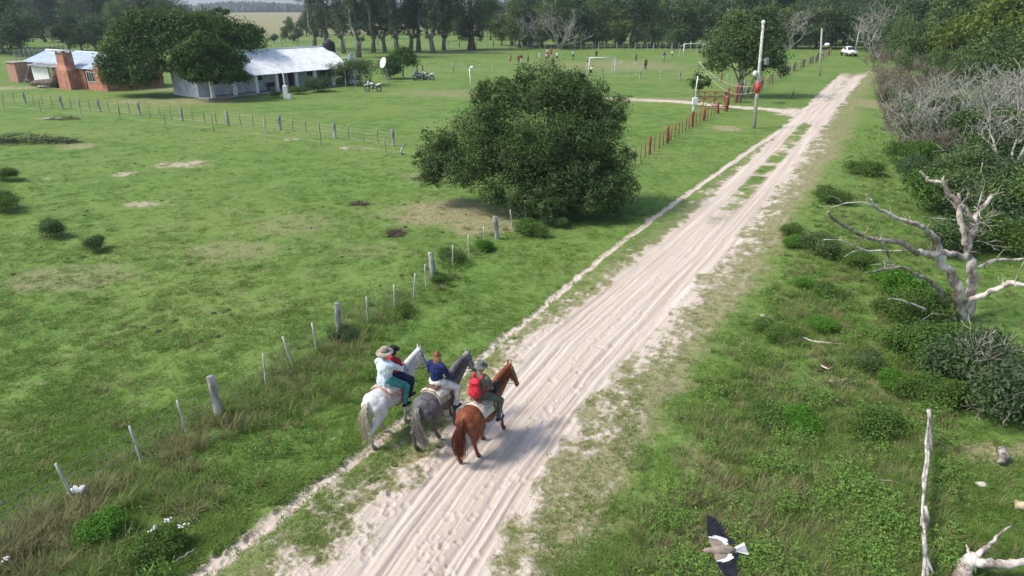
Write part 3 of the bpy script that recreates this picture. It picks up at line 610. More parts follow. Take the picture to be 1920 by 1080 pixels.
    for px, py, k, s, sq, lb in ((1820, 735, 0, 1.0, 1.0, 'dark glossy shrub below the dead tree'), (1880, 770, 0, 1.1, 1.05, 'dark rounded shrub at the edge of the short grass, right of the pole fence'), (1760, 690, 1, .85, .9, 'green shrub left of the dark shrubs below the dead tree'), (1700, 660, 1, .75, .8, 'leafy shrub under the left limbs of the dead tree'),
                                 (1690, 562, 2, .78, .9, 'bright yellow-green bush under the dead limbs'), (1665, 590, 1, .5, .8, 'small green bush beside the yellow-green one'), (1545, 480, 3, .75, .7, 'dull olive shrub at the verge, left of the dead limbs'), (1490, 465, 2, .4, .8, 'small bright weed bush near the sandy verge'), (1740, 760, 1, .6, .9, 'shrub behind the top of the pole fence'),
                                 (1510, 805, 2, .42, .8, 'bright green leafy weed clump in the right verge'), (1535, 620, 2, .48, .55, 'low bright green clump above the fallen stick'), (1640, 820, 1, .5, .9, 'dark green weed bush left of the pole fence'), (1865, 470, 1, 1.2, .9, 'shrub behind the trunk of the dead tree'), (1780, 480, 3, 1.0, .9, 'greyish shrub behind the dead tree limbs'), (1910, 455, 0, 1.4, .9, 'dark shrub right behind the dead tree'),
                                 (1470, 640, 1, .45, .6, 'low weed clump on the sandy right verge'), (1440, 620, 1, .38, .6, 'smallest weed clump beside the white stone'), (1430, 790, 1, .5, .5, 'flat green weeds right of the faint wheel track'), (1600, 500, 1, .6, .8, 'shrub between the road and the dead limbs'), (1725, 605, 1, .8, .9, 'leafy shrub directly left of the dead trunk'), (1650, 530, 2, .5, .8, 'bright bush left of the yellow-green one'), (1790, 690, 1, .9, .9, 'green shrub at the foot of the dead tree'), (1680, 730, 2, .4, .8, 'bright clump above the pole fence'), (1620, 690, 3, .45, .7, 'dull shrub near the cut twigs'), (1560, 560, 1, .5, .7, 'low shrub left of the lowest dead limb'), (1500, 540, 2, .36, .7, 'bright weed clump beside the sandy verge'), (1480, 440, 1, .5, .7, 'shrub farther up the sandy verge'), (1560, 380, 1, .7, .8, 'shrub halfway up the verge towards the thicket'), (1620, 330, 1, .8, .8, 'shrub near the foot of the thicket')):
        shrub(px, py, k, s, lb, None, sq, 'verge_shrub')
    for px, py, k, s, lb in ((848, 492, 1, .42, 'round green bush at a thin fence stake near the road'), (905, 470, 2, .36, 'low leafy bush on the fence line before the huge evergreen'), (1000, 440, 1, .6, 'shrub at the foot of the huge evergreen bush'), (1040, 425, 0, .5, 'darker shrub at the foot of the huge evergreen bush'), (95, 445, 3, .55, 'twin dull green shrub out in the pasture'), (178, 470, 3, .42, 'single upright dull shrub out in the pasture'), (15, 395, 1, .7, 'low shrub at the left edge of the pasture'), (8, 340, 1, .6, 'far low shrub at the left edge of the pasture'),
                             (645, 640, 0, .34, 'dark little bush at the foot of the thick grey post'), (760, 590, 1, .3, 'small bush beside the fence stake behind the white horse'), (820, 530, 1, .34, 'small bush by the thick post left of the road'), (200, 1010, 2, .42, 'bright green clump in the bottom left verge'), (300, 1040, 1, .40, 'weedy green bush with white flower heads by the footpath'),
                             (595, 172, 0, 1.25, 'dark round shrub before the white house'), (560, 176, 1, .8, 'low yellowish shrub at the foot of the white house verandah'), (515, 183, 1, .55, 'small shrub left of the white house lamp post')):
        shrub(px, py, k, s, lb, None, .75 + .3 * ((px * 7) % 10) / 10, 'field_shrub')
    tw = bare(21, 3.2, .03, 4, .6, (2, 4), .2, .2, 2, tip=.008).mesh('twigs', BK_PALE, True)
    for i, (px, py, s_, z, lb) in enumerate(((1805, 745, 1.0, .1, 'pale dead twigs over the dark glossy shrub below the dead tree'), (1870, 790, .8, .1, 'pale dead twigs at the right edge of the dark rounded shrub'), (1780, 470, 1.3, .1, 'upright pale dead twigs behind the dead tree'))):
        g = G(px, py); o = thing('dead_twigs', lb, 'twigs', (g.x, g.y - .35, z), i * 2.0); o.scale = (s_,) * 3; link(bpy.data.objects.new('twigs', tw), o)
    # overgrown pergola hedge by the white house
    g = G(650, 162); o = thing('pergola_hedge', 'flat-topped vine hedge on thin posts at the right end of the white house', 'hedge', (g.x, g.y, 0))
    lobes = [((x, y, 2.3 + .3 * math.sin(x)), (1.2, 1.2, .7)) for x in (-2.2, -1, .3, 1.5, 2.7) for y in (0, 1.6)] + [((x, 1.4, 1.1), (1.0, .8, 1.0)) for x in (-2, -.6, .8, 2.2)]
    v, f, t = crown_np(90, lobes, 9000, .22, .4, twigs=26, spread=.3); mesh_np('foliage', v, f, LM_OLIVE, o, False, {'tone': t})
    for x in (-2.4, -1.2, .1, 1.4, 2.6): MB().tube([(x, -.9, -.1), (x + .05, -.9, 2.3)], .05, 6).build('post', BK_PALE, o)
thicket()
# the dead tree on the right verge, limb by limb
def dead_tree():
    q = lambda zx, zy, Y: PP(1480 + zx / 2.7, 300 + zy / 2.7, Y)
    b = q(872, 850, 21.3); root = thing('dead_tree', 'big bleached dead tree with twisted bare limbs on the right verge', 'dead tree', (b.x, b.y, 0))
    rng = random.Random(3)
    def limb(name, zs, r0, r1, Y0, Y1, n=9, mt=BK_DEAD, lab=None):
        m = len(zs); pts = []
        for i, (x, y) in enumerate(zs): pts.append(q(x, y, Y0 + (Y1 - Y0) * i / (m - 1)) - Vector((b.x, b.y, 0)))
        # round the line off and roughen it
        fine = []
        for i in range(m - 1):
            for s in range(4):
                tt = s / 4; p0 = pts[max(i - 1, 0)]; p1 = pts[i]; p2 = pts[i + 1]; p3 = pts[min(i + 2, m - 1)]
                fine.append(.5 * ((2 * p1) + (p2 - p0) * tt + (2 * p0 - 5 * p1 + 4 * p2 - p3) * tt ** 2 + (3 * p1 - p0 - 3 * p2 + p3) * tt ** 3))
        fine.append(pts[-1]); k = len(fine); fine = [fp + Vector((rng.gauss(0, 1), rng.gauss(0, 1), rng.gauss(0, 1))) * (r0 * .16) if 0 < i < k - 1 else fp for i, fp in enumerate(fine)]
        rad = [.82 * (r0 + (r1 - r0) * i / (k - 1)) * (1 + rng.uniform(-.16, .16)) for i in range(k)]
        return MB().tube(fine, rad, n, jit=.12, rng=rng).build(name, mt, root, True)
    Y = 21.3; dk = mat('weathered_bark', (.34, .29, .24), .92, .4, 6, .7, (.15, .12, .1), stretch=(1, 1, .4))
    limb('trunk', [(868, 870), (872, 800), (868, 740), (846, 650), (815, 560), (755, 490), (715, 478), (650, 470)], .24, .12, Y, Y - .5)
    limb('limb', [(655, 470), (560, 420), (460, 405), (370, 382), (300, 345), (215, 295), (198, 262)], .11, .04, Y - .5, Y - 1.6, mt=dk)
    limb('stem', [(890, 850), (915, 720), (925, 640), (920, 540), (892, 480), (905, 420), (932, 365), (936, 318), (962, 258), (1000, 210), (1026, 176)], .21, .07, Y + .1, Y + .5)
    limb('limb', [(895, 430), (884, 370), (862, 300), (860, 235), (815, 175), (772, 115), (720, 108), (690, 85), (662, 55)], .12, .05, Y + .1, Y + .9)
    limb('stub', [(858, 235), (862, 200), (860, 170)], .08, .06, Y + .5, Y + .5); limb('stub', [(772, 118), (780, 98), (784, 80)], .06, .03, Y + .7, Y + .7)
    limb('limb', [(936, 320), (905, 270), (880, 240), (862, 225)], .08, .06, Y + .3, Y + .5, mt=dk)
    limb('limb', [(888, 492), (845, 478), (770, 466), (745, 405), (690, 348), (620, 318), (530, 290), (445, 240), (402, 205), (396, 176)], .13, .05, Y, Y - 1.2)
    limb('twig', [(430, 236), (380, 215), (330, 215), (270, 222), (215, 238), (150, 232)], .03, .01, Y - 1.1, Y - 1.6, 5); limb('twig', [(270, 222), (245, 195), (200, 180)], .015, .006, Y - 1.3, Y - 1.5, 5)
    limb('twig', [(952, 250), (965, 200), (990, 120), (972, 60), (978, 15)], .035, .012, Y + .4, Y + .2, 5); limb('twig', [(842, 305), (800, 300), (735, 295), (670, 284)], .03, .012, Y, Y - .4, 5)
    limb('limb', [(880, 790), (900, 730), (935, 700), (1000, 676), (1080, 642), (1125, 626), (1190, 632), (1300, 600)], .13, .09, Y - .1, Y - .8)
    limb('limb', [(955, 545), (1000, 522), (1050, 505), (1130, 506), (1190, 500), (1290, 470)], .07, .045, Y + .3, Y + .7); limb('twig', [(1140, 620), (1160, 570), (1190, 510)], .025, .01, Y - .6, Y - .6, 5)
    limb('limb', [(790, 730), (745, 645), (690, 600), (640, 580), (580, 545), (480, 550), (385, 570)], .10, .03, Y - .2, Y - 1.4, mt=dk); limb('limb', [(580, 545), (525, 535), (492, 455), (470, 415)], .05, .03, Y - .9, Y - 1.0, mt=dk)
    limb('limb', [(492, 462), (440, 460), (380, 455), (260, 408), (175, 404)], .05, .015, Y - 1.0, Y - 1.7); limb('twig', [(380, 455), (320, 465), (280, 490)], .025, .008, Y - 1.2, Y - 1.5, 5); limb('twig', [(650, 462), (570, 460), (505, 460)], .04, .02, Y - .4, Y - .6, 5)
    limb('limb', [(840, 810), (805, 790), (720, 780), (660, 822), (592, 858)], .07, .02, Y - .3, Y - 1.0); limb('limb', [(690, 756), (640, 735), (600, 722), (545, 705), (500, 702)], .05, .02, Y - .9, Y - 1.3); limb('stub', [(535, 535), (470, 528), (415, 530)], .03, .012, Y - 1, Y - 1.1, 6)
    for k in range(60):
        a = rng.choice([(460, 405), (370, 382), (300, 345), (620, 318), (530, 290), (745, 405), (860, 235), (772, 115), (962, 258), (640, 580), (480, 550), (260, 408), (1080, 642), (1050, 505), (715, 478), (690, 348)]); l = rng.uniform(20, 70); t = rng.uniform(-2.9, -.3) if rng.random() < .7 else rng.uniform(.3, 2.8); yy = Y - (.9 if a[0] < 650 else 0) + rng.uniform(-.2, .2)
        limb('twig', [a, (a[0] + math.cos(t) * l * .5 + rng.uniform(-6, 6), a[1] + math.sin(t) * l * .5), (a[0] + math.cos(t) * l, a[1] + math.sin(t) * l + rng.uniform(-10, 10))], .018, .006, yy, yy + rng.uniform(-.3, .3), 4)
    limb('root_flare', [(790, 700), (800, 760), (830, 820), (860, 870)], .1, .16, Y - .2, Y - .1, mt=dk)
dead_tree()
# ------------------------------------------------------------------ grasses and weeds (uncountable cover)
def blade_tuft(seed, n, h, spread, lean, wid, tone=(0, 1), seg=3):
    rng = random.Random(seed); v = []; f = []; tn = []
    for k in range(n):
        a = rng.uniform(0, 6.283); r = spread * math.sqrt(rng.random()); b = Vector((math.cos(a) * r, math.sin(a) * r, -.02)); a2 = a + rng.gauss(0, .8)
        d = Vector((math.cos(a2), math.sin(a2), 0)); hh = h * rng.uniform(.5, 1.15); ln = lean * rng.uniform(.3, 1.4); side = Vector((-d.y, d.x, 0)) * wid * rng.uniform(.7, 1.3); t = rng.uniform(*tone); i0 = len(v)
        for s in range(seg + 1):
            q = s / seg; c = b + Vector((0, 0, hh * (q - .25 * ln * q * q))) + d * hh * ln * q * q; w = side * (1 - q) ** .7
            if s < seg: v += [c - w, c + w]; tn += [t, t]
            else: v += [c]; tn += [t]
        for s in range(seg - 1): f.append((i0 + 2 * s, i0 + 2 * s + 1, i0 + 2 * s + 3, i0 + 2 * s + 2))
        f.append((i0 + 2 * seg - 2, i0 + 2 * seg - 1, i0 + 2 * seg))
    return v, f, tn
def weed_tuft(seed, n, h, spread, size):
    rng = np.random.default_rng(seed); st = rng.normal(0, spread * .5, (9, 2)); i = rng.integers(0, 9, n); q = rng.random(n) ** .7
    P = np.stack([st[i, 0] * (1 + q * .6) + rng.normal(0, size * .6, n), st[i, 1] * (1 + q * .6) + rng.normal(0, size * .6, n), q * h * (.6 + .4 * rng.random(9)[i])], 1)
    N = np.stack([st[i, 0], st[i, 1], np.full(n, .3)], 1); v, f, t = leaves(rng, P, N, size, .45, np.clip(rng.normal(.5, .2, n), 0, 1), .5)
    return [tuple(p) for p in v], [tuple(p) for p in f], list(t)
def tuft_obj(name, data, m):
    v, f, t = data; me = bpy.data.meshes.new(name); me.from_pydata([tuple(p) for p in v], [], f); me.update()
    at = me.attributes.new('tone', 'FLOAT', 'POINT'); at.data.foreach_set('value', np.asarray(t, np.float32)); me.materials.append(m)
    return bpy.data.objects.new(name, me)
def scatter(name, label, cat, pts, sources, seed, smin, smax):
    """points carry their own turn and size; a node group sets a tuft on each"""
    rng = np.random.default_rng(seed); n = len(pts); me = bpy.data.meshes.new(name); me.vertices.add(n); me.vertices.foreach_set('co', np.asarray(pts, np.float32).ravel())
    a = me.attributes.new('turn', 'FLOAT', 'POINT'); a.data.foreach_set('value', rng.uniform(0, 6.283, n).astype(np.float32))
    a = me.attributes.new('size', 'FLOAT', 'POINT'); a.data.foreach_set('value', rng.uniform(smin, smax, n).astype(np.float32))
    o = bpy.data.objects.new(name, me); link(o); o['kind'] = 'stuff'; tag(o, label, cat)
    ng = bpy.data.node_groups.new(name, 'GeometryNodeTree'); ng.interface.new_socket('Geometry', in_out='INPUT', socket_type='NodeSocketGeometry'); ng.interface.new_socket('Geometry', in_out='OUTPUT', socket_type='NodeSocketGeometry')
    N = ng.nodes; L = ng.links; gi = N.new('NodeGroupInput'); go = N.new('NodeGroupOutput'); ip = N.new('GeometryNodeInstanceOnPoints'); mp = N.new('GeometryNodeMeshToPoints'); L.new(gi.outputs[0], mp.inputs[0]); L.new(mp.outputs[0], ip.inputs['Points'])
    jn = N.new('GeometryNodeJoinGeometry')
    for s in sources:
        oi = N.new('GeometryNodeObjectInfo'); oi.inputs['Object'].default_value = s; oi.inputs['As Instance'].default_value = True; L.new(oi.outputs['Geometry'], jn.inputs[0])
    L.new(jn.outputs[0], ip.inputs['Instance']); ip.inputs['Pick Instance'].default_value = True
    ri = N.new('FunctionNodeRandomValue'); ri.data_type = 'INT'; ri.inputs[4].default_value = 0; ri.inputs[5].default_value = len(sources) - 1; ri.inputs['Seed'].default_value = seed; L.new(ri.outputs[2], ip.inputs['Instance Index'])
    at = N.new('GeometryNodeInputNamedAttribute'); at.data_type = 'FLOAT'; at.inputs[0].default_value = 'turn'; cx = N.new('ShaderNodeCombineXYZ'); L.new(at.outputs[0], cx.inputs[2]); L.new(cx.outputs[0], ip.inputs['Rotation'])
    a2 = N.new('GeometryNodeInputNamedAttribute'); a2.data_type = 'FLOAT'; a2.inputs[0].default_value = 'size'; L.new(a2.outputs[0], ip.inputs['Scale'])
    L.new(ip.outputs[0], go.inputs[0]); md = o.modifiers.new('scatter', 'NODES'); md.node_group = ng
    return o
GM_GREEN = leafmat('grass_green', (.095, .185, .034), (.215, .325, .072), .38, .7, hue=(.19, .25, .06)); GM_LUSH = leafmat('grass_lush', (.100, .190, .034), (.225, .345, .078), .3, .6)
GM_STRAW = leafmat('grass_straw', (.17, .175, .07), (.36, .335, .17), .25, .8, hue=(.20, .17, .08)); GM_WEED = leafmat('weed_green', (.100, .205, .036), (.235, .385, .085), .28, .6)
fence_x = lambda y: np.interp(y, [9.5, 15.1, 20, 24.9, 30.1, 34, 46.2, 62.3, 72.8], [-10.6, -7.65, -5.64, -3.2, -.7, 1.4, 8.4, 16.2, 22.2])
def scene_pts(rng, n, y0, y1, x0=-760, x1=2680):
    """points spread evenly over what a camera at the spot would see, nearer ones denser"""
    iy = rng.uniform(min(y0, y1), max(y0, y1), n); ix = rng.uniform(x0, x1, n); b = -(iy - 540) / FPX; Y = 10 * (CP + b * SP) / (SP - b * CP); X = (ix - 960) / FPX * (Y * CP + 10 * SP); return X, Y
def cover():
    rng = np.random.default_rng(11)
    sh = [tuft_obj('short_grass', blade_tuft(s, 26, .075, .13, 1.0, .007), GM_GREEN) for s in (1, 2, 3)]
    tall = [tuft_obj('tall_grass', blade_tuft(s, 38, .42, .12, .8, .008), GM_LUSH) for s in (4, 5)] + [tuft_obj('tall_grass', blade_tuft(6, 34, .34, .16, 1.0, .008), GM_GREEN)]
    straw = [tuft_obj('straw_grass', blade_tuft(s, 32, .48, .11, .7, .006), GM_STRAW) for s in (7, 8)]
    mixg = [tuft_obj('tangled_grass', blade_tuft(s, 40, .36, .2, 1.3, .007), m) for s, m in ((9, GM_GREEN), (10, GM_STRAW), (12, GM_LUSH))]
    weed = [tuft_obj('weed', weed_tuft(s, 80, .42, .2, .07), GM_WEED) for s in (13, 14)] + [tuft_obj('weed', weed_tuft(15, 60, .28, .22, .06), GM_LUSH)]
    # short pasture
    X, Y = scene_pts(rng, 130000, 1250, 235); z, sand, dry, lush = fields(X, Y); n = fbm(X * .8, Y * .8, 55, 3)
    k = (sand < .25 + .2 * rng.random(len(X))) & (rng.random(len(X)) > dry * .95) & (rng.random(len(X)) < np.clip((n - .40) * 6, .18, 1)) & (Y < 62); scatter('pasture_grass', 'short tufted green grass covering the pasture and verges', 'grass', np.stack([X, Y, z], 1)[k], sh, 1, .6, 1.7)
    # sparse dry tufts on the sand margins
    X, Y = scene_pts(rng, 60000, 1250, 235); z, sand, dry, lush = fields(X, Y); k = (sand > .12) & (sand < .62) & (X > XT(Y) - .6) & (X < XG(Y) + .5) & (rng.random(len(X)) < .5) & (Y < 62)
    st2 = [tuft_obj('sparse_dry_grass', blade_tuft(s, 22, .06, .13, 1.3, .006), m) for s, m in ((21, GM_STRAW), (22, GM_GREEN), (23, GM_STRAW))]; scatter('sparse_verge_grass', 'sparse trampled grass on the sandy road margins', 'grass', np.stack([X, Y, z], 1)[k], st2, 2, .6, 1.5)
    # rank growth along the fence and between fence and footpath
    X, Y = scene_pts(rng, 60000, 1250, 300, -600, 1250); z, sand, dry, lush = fields(X, Y); fx = fence_x(Y); n = fbm(X * .9, Y * .9, 66, 3)
    near = np.clip(1 - np.abs(X - fx - .35) / 1.5, 0, 1); near = np.maximum(near, (X > fx) * (Y < 20) * np.clip((20 - Y) / 4, 0, 1) * .75 * np.clip(1 - (X - fx) / 3.4, 0, 1)); dens = near * (n > .44) * np.clip(1.5 - Y / 34, .12, 1)
    k = (rng.random(len(X)) < dens) & (sand < .3) & (X < XT(Y) - .35); scatter('fence_line_grass', 'rank uncut grass along the roadside fence', 'grass', np.stack([X, Y, z], 1)[k], tall + mixg + straw[:1], 3, .45, 1.1)
    k2 = (rng.random(len(X)) < near ** 2 * (n < .44) * np.clip(1.25 - Y / 19, 0, 1) * .5) & (sand < .3) & (X < XT(Y) - .5); scatter('straw_clumps', 'straw-coloured dry grass clumps in the left verge', 'grass', np.stack([X, Y, z], 1)[k2], straw, 4, .6, 1.25)
    # right verge
    X, Y = scene_pts(rng, 60000, 1250, 235, 1000, 2680); z, sand, dry, lush = fields(X, Y); n = fbm(X * .7, Y * .7, 88, 3); n2 = fbm(X * 1.7, Y * 1.7, 99, 3); e = X - XG(Y)
    lawn = sst(9.6, 10.4, X + (Y - 12) * -.55 + n * 1.0) * (Y < 30)
    dens = sst(.0, 1.6, e) * np.clip((n - .36) * 5, .1, 1) * (1 - .93 * lawn)
    k = (rng.random(len(X)) < dens * .7) & (sand < .3); scatter('verge_grass', 'tall uncut grass filling the right-hand verge', 'grass', np.stack([X, Y, z], 1)[k], tall + mixg + straw[:1], 5, .35, .95)
    k = (rng.random(len(X)) < sst(.3, 1.6, e) * (n2 > .60) * (1 - lawn) * .35) & (sand < .3); scatter('verge_weeds', 'broad-leaved green weeds in the right-hand verge', 'weeds', np.stack([X, Y, z], 1)[k], weed, 6, .6, 1.25)
    k = (rng.random(len(X)) < sst(.6, 1.8, e) * (n < .47) * (1 - lawn) * .10) & (sand < .3) & (Y < 34); scatter('verge_straw', 'pale straw stems among the green of the right verge', 'grass', np.stack([X, Y, z], 1)[k], straw, 16, .5, 1.1)
    # pasture tussocks, thinner and darker
    X, Y = scene_pts(rng, 9000, 1250, 240, -760, 1000); z, sand, dry, lush = fields(X, Y); n = fbm(X * .35, Y * .35, 44, 3); k = (X < fence_x(Y) - .3) & (n > .47) & (rng.random(len(X)) < .5 * np.clip(1.4 - Y / 45, .1, 1))
    tus = [tuft_obj('tussock', blade_tuft(s, 34, .15, .16, 1.1, .008), m) for s, m in ((31, GM_LUSH), (32, GM_GREEN), (33, GM_STRAW), (34, GM_LUSH))]; scatter('pasture_tussocks', 'low uneven tussocks dotted over the grazed pasture', 'grass', np.stack([X, Y, z], 1)[k], tus, 7, .6, 1.5)
    # dung and clods
    clod = []
    for q in (51, 52):
        rr = random.Random(q); m = MB().ell((0, 0, .015), (.14, .12, .045), 9, 5); clod.append(tuft_obj('clod', ([(x * rr.uniform(.7, 1.3), y * rr.uniform(.7, 1.3), z_ * rr.uniform(.6, 1.4)) for x, y, z_ in m.v], m.f, [.5] * len(m.v)), mat('dung_brown', (.075, .06, .045), .95, .4, 12, .5)))
    X, Y = scene_pts(rng, 900, 1000, 240, -500, 1000); z, sand, dry, lush = fields(X, Y); k = (X < fence_x(Y) - .5) & (sand < .3) & (fbm(X * .25, Y * .25, 123, 2) > .56); scatter('dung_and_clods', 'dark dung and soil clods scattered over the pasture', 'dung', np.stack([X, Y, z], 1)[k], clod, 9, .25, .8)
    # weeds at left verge
    X, Y = scene_pts(rng, 9000, 1250, 420, -300, 1150); z, sand, dry, lush = fields(X, Y); n = fbm(X * .8, Y * .8, 45, 3); k = (X > fence_x(Y) - .8) & (X < XT(Y) - .7) & (n > .57) & (rng.random(len(X)) < .45); scatter('left_verge_weeds', 'broad-leaved weeds between the fence and the footpath', 'weeds', np.stack([X, Y, z], 1)[k], weed, 8, .5, 1.1)
cover()
# ------------------------------------------------------------------ fences
WD_GREY = mat('weathered_post', (.42, .40, .37), .92, .4, 6, .7, (.17, .16, .15), stretch=(1, 1, .2)); WD_TAN = mat('stake_tan', (.46, .38, .25), .9, .35, 6, .4, stretch=(1, 1, .2))
WD_PALE = mat('stake_pale', (.62, .60, .52), .9, .3, 6, .4, stretch=(1, 1, .2)); WD_RED = mat('post_red', (.30, .085, .055), .85, .35, 5, .4, (.15, .055, .04)); WD_DARK = mat('post_dark', (.16, .13, .11), .92, .4, 6, .6, stretch=(1, 1, .2))
WIRE = mat('fence_wire', (.35, .34, .33), .6, .2, 4, 0, metal=.6)
_post = {}
def post_mesh(kind, seed):
    key = (kind, seed)
    if key in _post: return _post[key]
    rng = random.Random(seed * 7 + len(kind)); k = kind.split('_')[0]; m = {'grey': WD_GREY, 'tan': WD_TAN, 'pale': WD_PALE, 'red': WD_RED, 'dark': WD_DARK}[k]; thick = kind.endswith('post'); r = .105 if thick else .033
    mb = MB(); n = 9 if thick else 6; pts = []; rad = []
    for i in range(6):
        q = i / 5; pts.append((rng.uniform(-.02, .02) * (1 if thick else .5), rng.uniform(-.02, .02) * (1 if thick else .5), -.15 + 1.15 * q)); rad.append(r * (1 - .12 * q) * rng.uniform(.9, 1.1))
    mb.tube(pts, rad, n, jit=.14 if thick else .08, rng=rng); _post[key] = mb.mesh('post', m, True); return _post[key]
def fence(name, label, spots, wires=4, group=None, wire_h=1.0, seed=1, wr=.006):
    """spots: (x, y, kind, height, lean x, lean y)"""
    rng = random.Random(seed); x0, y0 = spots[0][0], spots[0][1]; o = thing(name, label, 'fence', (x0, y0, 0), 0, group)
    for x, y, kind, h, lx, ly in spots:
        p = bpy.data.objects.new('post' if kind.endswith('post') else 'stake', post_mesh(kind, rng.randint(0, 3))); link(p, o); p.location = (x - x0, y - y0, 0); s = rng.uniform(.85, 1.15) * (1.0 if y < 50 else 1.35); p.scale = (s, s, h); p.rotation_euler = (lx, ly, rng.uniform(0, 6.3) if abs(lx) + abs(ly) < .02 else 0)
    for w in range(wires):
        q = (w + .7) / (wires + .1); pts = []
        for x, y, kind, h, lx, ly in spots:
            zz = wire_h * q; pts.append((x - x0 + ly * zz, y - y0 - lx * zz, zz))
        fine = []
        for a, b in zip(pts[:-1], pts[1:]): fine.append(a); fine.append(tuple((u + v) / 2 - (.015 if i == 2 else 0) for i, (u, v) in enumerate(zip(a, b))))
        fine.append(pts[-1]); MB().tube(fine, wr, 4).build('wire', WIRE, o)
    return o
def lean(r, a=.08): return (r.gauss(0, a * .6), r.gauss(0, a))
def fences():
    r = random.Random(2)
    road = [(-12.2, 7.2, 'grey_post', 1.2), (-10.45, 10.4, 'grey_post', 1.25), (-9.55, 12.0, 'pale_stake', 1.05), (-8.75, 13.35, 'pale_stake', 1.05), (-8.25, 14.6, 'pale_stake', .95), (-7.65, 15.2, 'grey_post', 1.3), (-6.95, 16.8, 'pale_stake', 1.1), (-6.5, 17.9, 'pale_stake', 1.1), (-6.05, 18.85, 'pale_stake', 1.1), (-5.64, 20.05, 'grey_post', 1.2), (-4.87, 20.95, 'pale_stake', 1.05), (-4.13, 22.0, 'pale_stake', 1.05), (-3.63, 23.2, 'pale_stake', 1.0), (-3.3, 24.3, 'pale_stake', .95), (-3.12, 24.95, 'grey_post', 1.2), (-2.45, 26.4, 'pale_stake', 1.0), (-1.84, 27.4, 'pale_stake', 1.1), (-1.2, 28.7, 'pale_stake', 1.1), (-.68, 30.1, 'grey_post', 1.15), (.05, 31.2, 'pale_stake', 1.15), (.72, 33.0, 'pale_stake', 1.1), (1.4, 34.2, 'pale_stake', 1.1), (2.4, 35.9, 'grey_post', 1.15), (4.2, 39, 'pale_stake', 1.1), (6.2, 42.4, 'grey_post', 1.15), (8.36, 46.2, 'red_stake', 1.2)]
    sp = []
    for x, y, k, h in road:
        lx, ly = lean(r, .06); sp.append((x, y, k, h, lx, ly - .04 if k.endswith('stake') and y < 16 else ly))
    fence('roadside_fence', 'post-and-wire fence with grey posts and thin pale stakes along the left verge', sp, 4, None, .95)
    # red-painted run up to the gate
    sp = []; A = G(1190, 308); B = G(1297, 238); Cc = G(1345, 213); n = 15
    for i in range(n):
        q = i / (n - 1); p = A.lerp(B, q); thick = i in (3, 7, 14); sp.append((p.x, p.y, 'red_post' if thick else 'red_stake', 1.35 if thick else 1.2, r.gauss(0, .03), r.gauss(0, .04)))
    for i in range(1, 8):
        p = B.lerp(Cc, i / 7); sp.append((p.x, p.y, 'red_post' if i in (3, 7) else 'red_stake', 1.2, r.gauss(0, .03), r.gauss(0, .03)))
    fence('red_fence', 'wire fence with red-painted posts leading to the gate', sp, 4, None, 1.0)
    # fence line across the pasture
    sp = []; posts = [(-30, 185), (-110, 178), (48, 195), (117, 203), (188, 210), (263, 217), (342, 227), (428, 235), (525, 244), (628, 259), (738, 274)]; posts = sorted(posts)
    for i, (px, py) in enumerate(posts):
        a = G(px, py); sp.append((a.x, a.y, 'grey_post', 1.3, *lean(r, .03)))
        if i < len(posts) - 1:
            b = G(*posts[i + 1])
            for k in (1, 2, 3):
                p = a.lerp(b, k / 4); sp.append((p.x, p.y, 'tan_stake', 1.25, *lean(r, .03)))
    fence('pasture_fence', 'post-and-stake fence crossing the pasture before the houses', sp, 4, None, 1.1, 5)
    sp = [(G(px, py).x, G(px, py).y, k, h, *lean(r, .03)) for px, py, k, h in ((-60, 197, 'tan_stake', 1.4), (9, 205, 'tan_stake', 1.4), (77, 212, 'tan_stake', 1.4), (152, 220, 'pale_stake', 1.9), (227, 226, 'tan_stake', 1.3), (311, 238, 'tan_stake', 1.5), (401, 248, 'tan_stake', 1.6), (498, 260, 'pale_stake', 1.6), (602, 273, 'tan_stake', 1.6), (724, 290, 'tan_stake', 1.35), (840, 304, 'tan_stake', 1.3), (1000, 312, 'tan_stake', 1.3), (1190, 310, 'red_stake', 1.2))]
    fence('temporary_fence', 'line of thin yellowish stakes just nearer than the pasture fence', sp, 2, None, 1.0, 6)
    # fence around the football field
    sp = []; pl = [(690, 132), (850, 133), (1000, 138), (1129, 143), (1200, 148), (1275, 150), (1352, 154), (1395, 170)]
    for i, (px, py) in enumerate(pl):
        a = G(px, py); sp.append((a.x, a.y, 'red_post' if px == 1352 else 'grey_post', 1.35, *lean(r, .02)))
        if i < len(pl) - 1:
            b = G(*pl[i + 1]); n = max(2, int((b - a).length / 2.2))
            for k in range(1, n): p = a.lerp(b, k / n); sp.append((p.x, p.y, 'pale_stake', 1.2, *lean(r, .03)))
    fence('pitch_fence', 'grey post fence between the lawn and the football pitch', sp, 3, None, 1.1, 8, .009)
    sp = []; a0 = G(830, 90); a1 = G(1330, 95)
    for i in range(46):
        p = a0.lerp(a1, i / 45); sp.append((p.x, p.y, 'pale_stake' if i % 3 else 'grey_post', 1.75, *lean(r, .02)))
    fence('wood_edge_fence', 'pale post fence along the wood behind the far goal', sp, 2, None, 1.3, 9, .012)
    sp = []; a0 = G(500, 84); a1 = G(840, 91)
    for i in range(34):
        p = a0.lerp(a1, i / 33); sp.append((p.x, p.y, 'pale_stake' if i % 3 else 'grey_post', 1.8, *lean(r, .03)))
    fence('plain_fence', 'far fence behind the eucalyptus trunks', sp, 2, None, 1.3, 19, .012)
    # rustic picket row right of the gate to the car
    sp = []; a0 = G(1388, 194); a1 = G(1420, 172); a2 = G(1480, 137); a3 = G(1558, 103)
